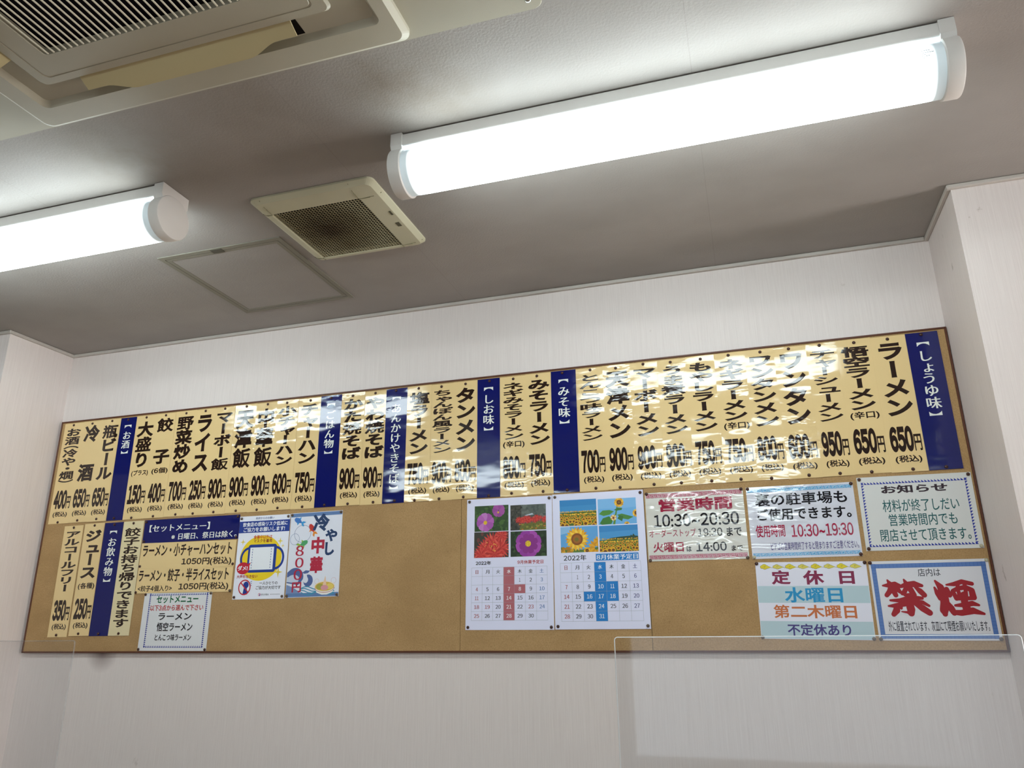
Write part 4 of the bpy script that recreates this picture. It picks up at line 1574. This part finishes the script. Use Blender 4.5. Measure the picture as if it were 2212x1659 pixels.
for i in range(n):
    x = GX0 + 0.010 + i * (GX1 - GX0 - 0.018) / (n - 1) - AO.x
    o = obj('slat', bx(x - 0.0015, x + 0.0015, GY0 - AO.y + .001, GY1 - AO.y - .001, 2.3664 - AO.z, 2.3684 - AO.z), mat('lit_slat', _plastic('#e9e3cc', '#eee8d4')), gr)  # lamp light caught by the slats is put into this paler colour
obj('dark_cavity', bx(GX0 - AO.x, GX1 - AO.x, GY0 - AO.y, GY1 - AO.y, 2.3822 - AO.z, 2.3835 - AO.z), plain('#0d0a14', .8, .1), ac)
TAN = plain('#bdae86', 0.5, 0.35)


def flap(parent, L, ang):
    """a curved outlet flap hanging open; narrower towards its two ends"""
    bm = bmesh.new()
    nu, nv = 40, 8
    grid = []
    for i in range(nu + 1):
        u = -L / 2 + L * i / nu
        e = min(abs(u + L / 2), abs(u - L / 2))
        s = max(0.0, min(1.0, (e - 0.045) / 0.075))
        s = s * s * (3 - 2 * s)
        reach = 0.030 + 0.020 * s
        row = []
        for j in range(nv + 1):
            q = reach * j / nv
            row.append((u, 0.004 + q * 0.93, -0.001 - q * 0.42 - 8.0 * q * (0.05 - q) * 0.30))
        grid.append(row)
    V = [[bm.verts.new(p) for p in r] for r in grid]
    W = [[bm.verts.new((p[0], p[1] + .0008, p[2] + .0022)) for p in r] for r in grid]
    for G, fl in ((V, 1), (W, -1)):
        for i in range(nu):
            for j in range(nv):
                q = (G[i][j], G[i + 1][j], G[i + 1][j + 1], G[i][j + 1])
                bm.faces.new(q if fl > 0 else q[::-1])
    for i in range(nu):
        bm.faces.new((V[i][nv], V[i + 1][nv], W[i + 1][nv], W[i][nv]))
        bm.faces.new((V[i][0], W[i][0], W[i + 1][0], V[i + 1][0]))
    for j in range(nv):
        bm.faces.new((V[0][j], V[0][j + 1], W[0][j + 1], W[0][j]))
        bm.faces.new((V[nu][j], W[nu][j], W[nu][j + 1], V[nu][j + 1]))
    o = obj('air_flap', bm, TAN, parent, True)
    o.data.set_sharp_from_angle(angle=math.radians(45))
    o.rotation_euler = (0, 0, ang)
    return o


mx, my = (CX0 + CX1) / 2 - AO.x, (CY0 + CY1) / 2 - AO.y
for ang, x, y in ((0, mx, CY1 - AO.y - .006), (PI / 2, CX0 - AO.x + .006, my), (-PI / 2, CX1 - AO.x - .006, my), (PI, mx, CY0 - AO.y + .006)):
    fl = flap(ac, 0.515, ang)
    fl.location = (x, y, 2.372 - AO.z)
    # outlet slot behind the flap
    bm = bmesh.new()
    box(bm, -0.262, 0.262, 0.004, 0.052, 0.0085, 0.0092)
    s_ = obj('outlet_slot', bm, plain('#15110f', .8, .1), ac)
    s_.location = fl.location
    s_.rotation_euler = (0, 0, ang)


# ------------------------------------------------------------------ clear table partitions
def partition(label, x0, x1, y, z0, z1, edge):
    t = thing('acrylic_partition', label, 'partition', ((x0 + x1) / 2, y, z0), 'clear acrylic table partitions')
    w, h = (x1 - x0) / 2, z1 - z0
    out = rrect(-w, w, 0.0, h, 0.006, 4)
    th = 0.0015
    bm = bmesh.new()
    v = [bm.verts.new((a, -th, b)) for a, b in out]
    bm.faces.new(v)
    v2 = [bm.verts.new((a, th, b)) for a, b in out]
    bm.faces.new(v2[::-1])
    obj('pane', bm, ACRYL, t)
    # polished, slightly chamfered rim; the light it pipes is put into its colour
    bm = bmesh.new()
    n = len(out)
    ins = rrect(-w + .0013, w - .0013, .0013, h - .0013, 0.0047, 4)
    ring = [[bm.verts.new((a, yy, b)) for a, b in pts] for pts, yy in ((ins, -th - .0002), (out, -th * .5), (out, th * .5), (ins, th + .0002))]
    for p_, q_ in zip(ring[:-1], ring[1:]):
        for i in range(n):
            bm.faces.new((p_[i], p_[(i + 1) % n], q_[(i + 1) % n], q_[i]))
    obj('polished_edge', bm, edge, t)
    for s in (-1, 1):
        bm = bmesh.new()
        prism(bm, [(-0.09, 0.0), (0.09, 0.0), (0.09, 0.006), (0.006, 0.05), (-0.006, 0.05), (-0.09, 0.006)], s * w * .7 - .0025, s * w * .7 + .0025, 'x')
        obj('foot', bm, ACRYL, t)
    return t


def lit_edge_mat(name):  # bright version: piped light put into a near-white colour
    t = NT(name)
    t.set((0.84, 0.85, 0.85), 0.25, None, 0.5)
    return t.m


def dim_edge_mat(name):  # dim version of the same edge, less piped light put into its colour
    t = NT(name)
    t.set((0.45, 0.45, 0.46), 0.3, None, 0.4)
    t.b.inputs['Alpha'].default_value = 0.3
    return t.m


partition('clear acrylic partition at the lower right, its upper left corner in view', -0.237, 0.364, -1.10, 0.725, 1.2235, mat('lit_acrylic_edge', lit_edge_mat))
partition('clear acrylic partition at the lower left, in front of the board corner', -1.98, -1.379, -1.10, 0.725, 1.2235, mat('dim_acrylic_edge', dim_edge_mat))


def dining_table(label, x0, x1, y0, y1):
    t = thing('dining_table', label, 'table', ((x0 + x1) / 2, (y0 + y1) / 2, 0), 'tables under the partitions')
    a, b = (x1 - x0) / 2, (y1 - y0) / 2
    obj('table_top', bx(-a, a, -b, b, 0.695, 0.7248, bev=0.003), mat('table_wood', _wood), t)
    for sx in (-1, 1):
        for sy in (-1, 1):
            x, y = sx * (a - .06), sy * (b - .06)
            obj('leg', bx(x - .022, x + .022, y - .022, y + .022, 0.0, 0.695, bev=0.003), plain('#2a211c', .5), t)
    return t


dining_table('wooden dining table carrying the right clear partition', -0.56, 0.62, -1.45, -0.45)
dining_table('wooden dining table carrying the left clear partition', -2.30, -1.12, -1.45, -0.45)
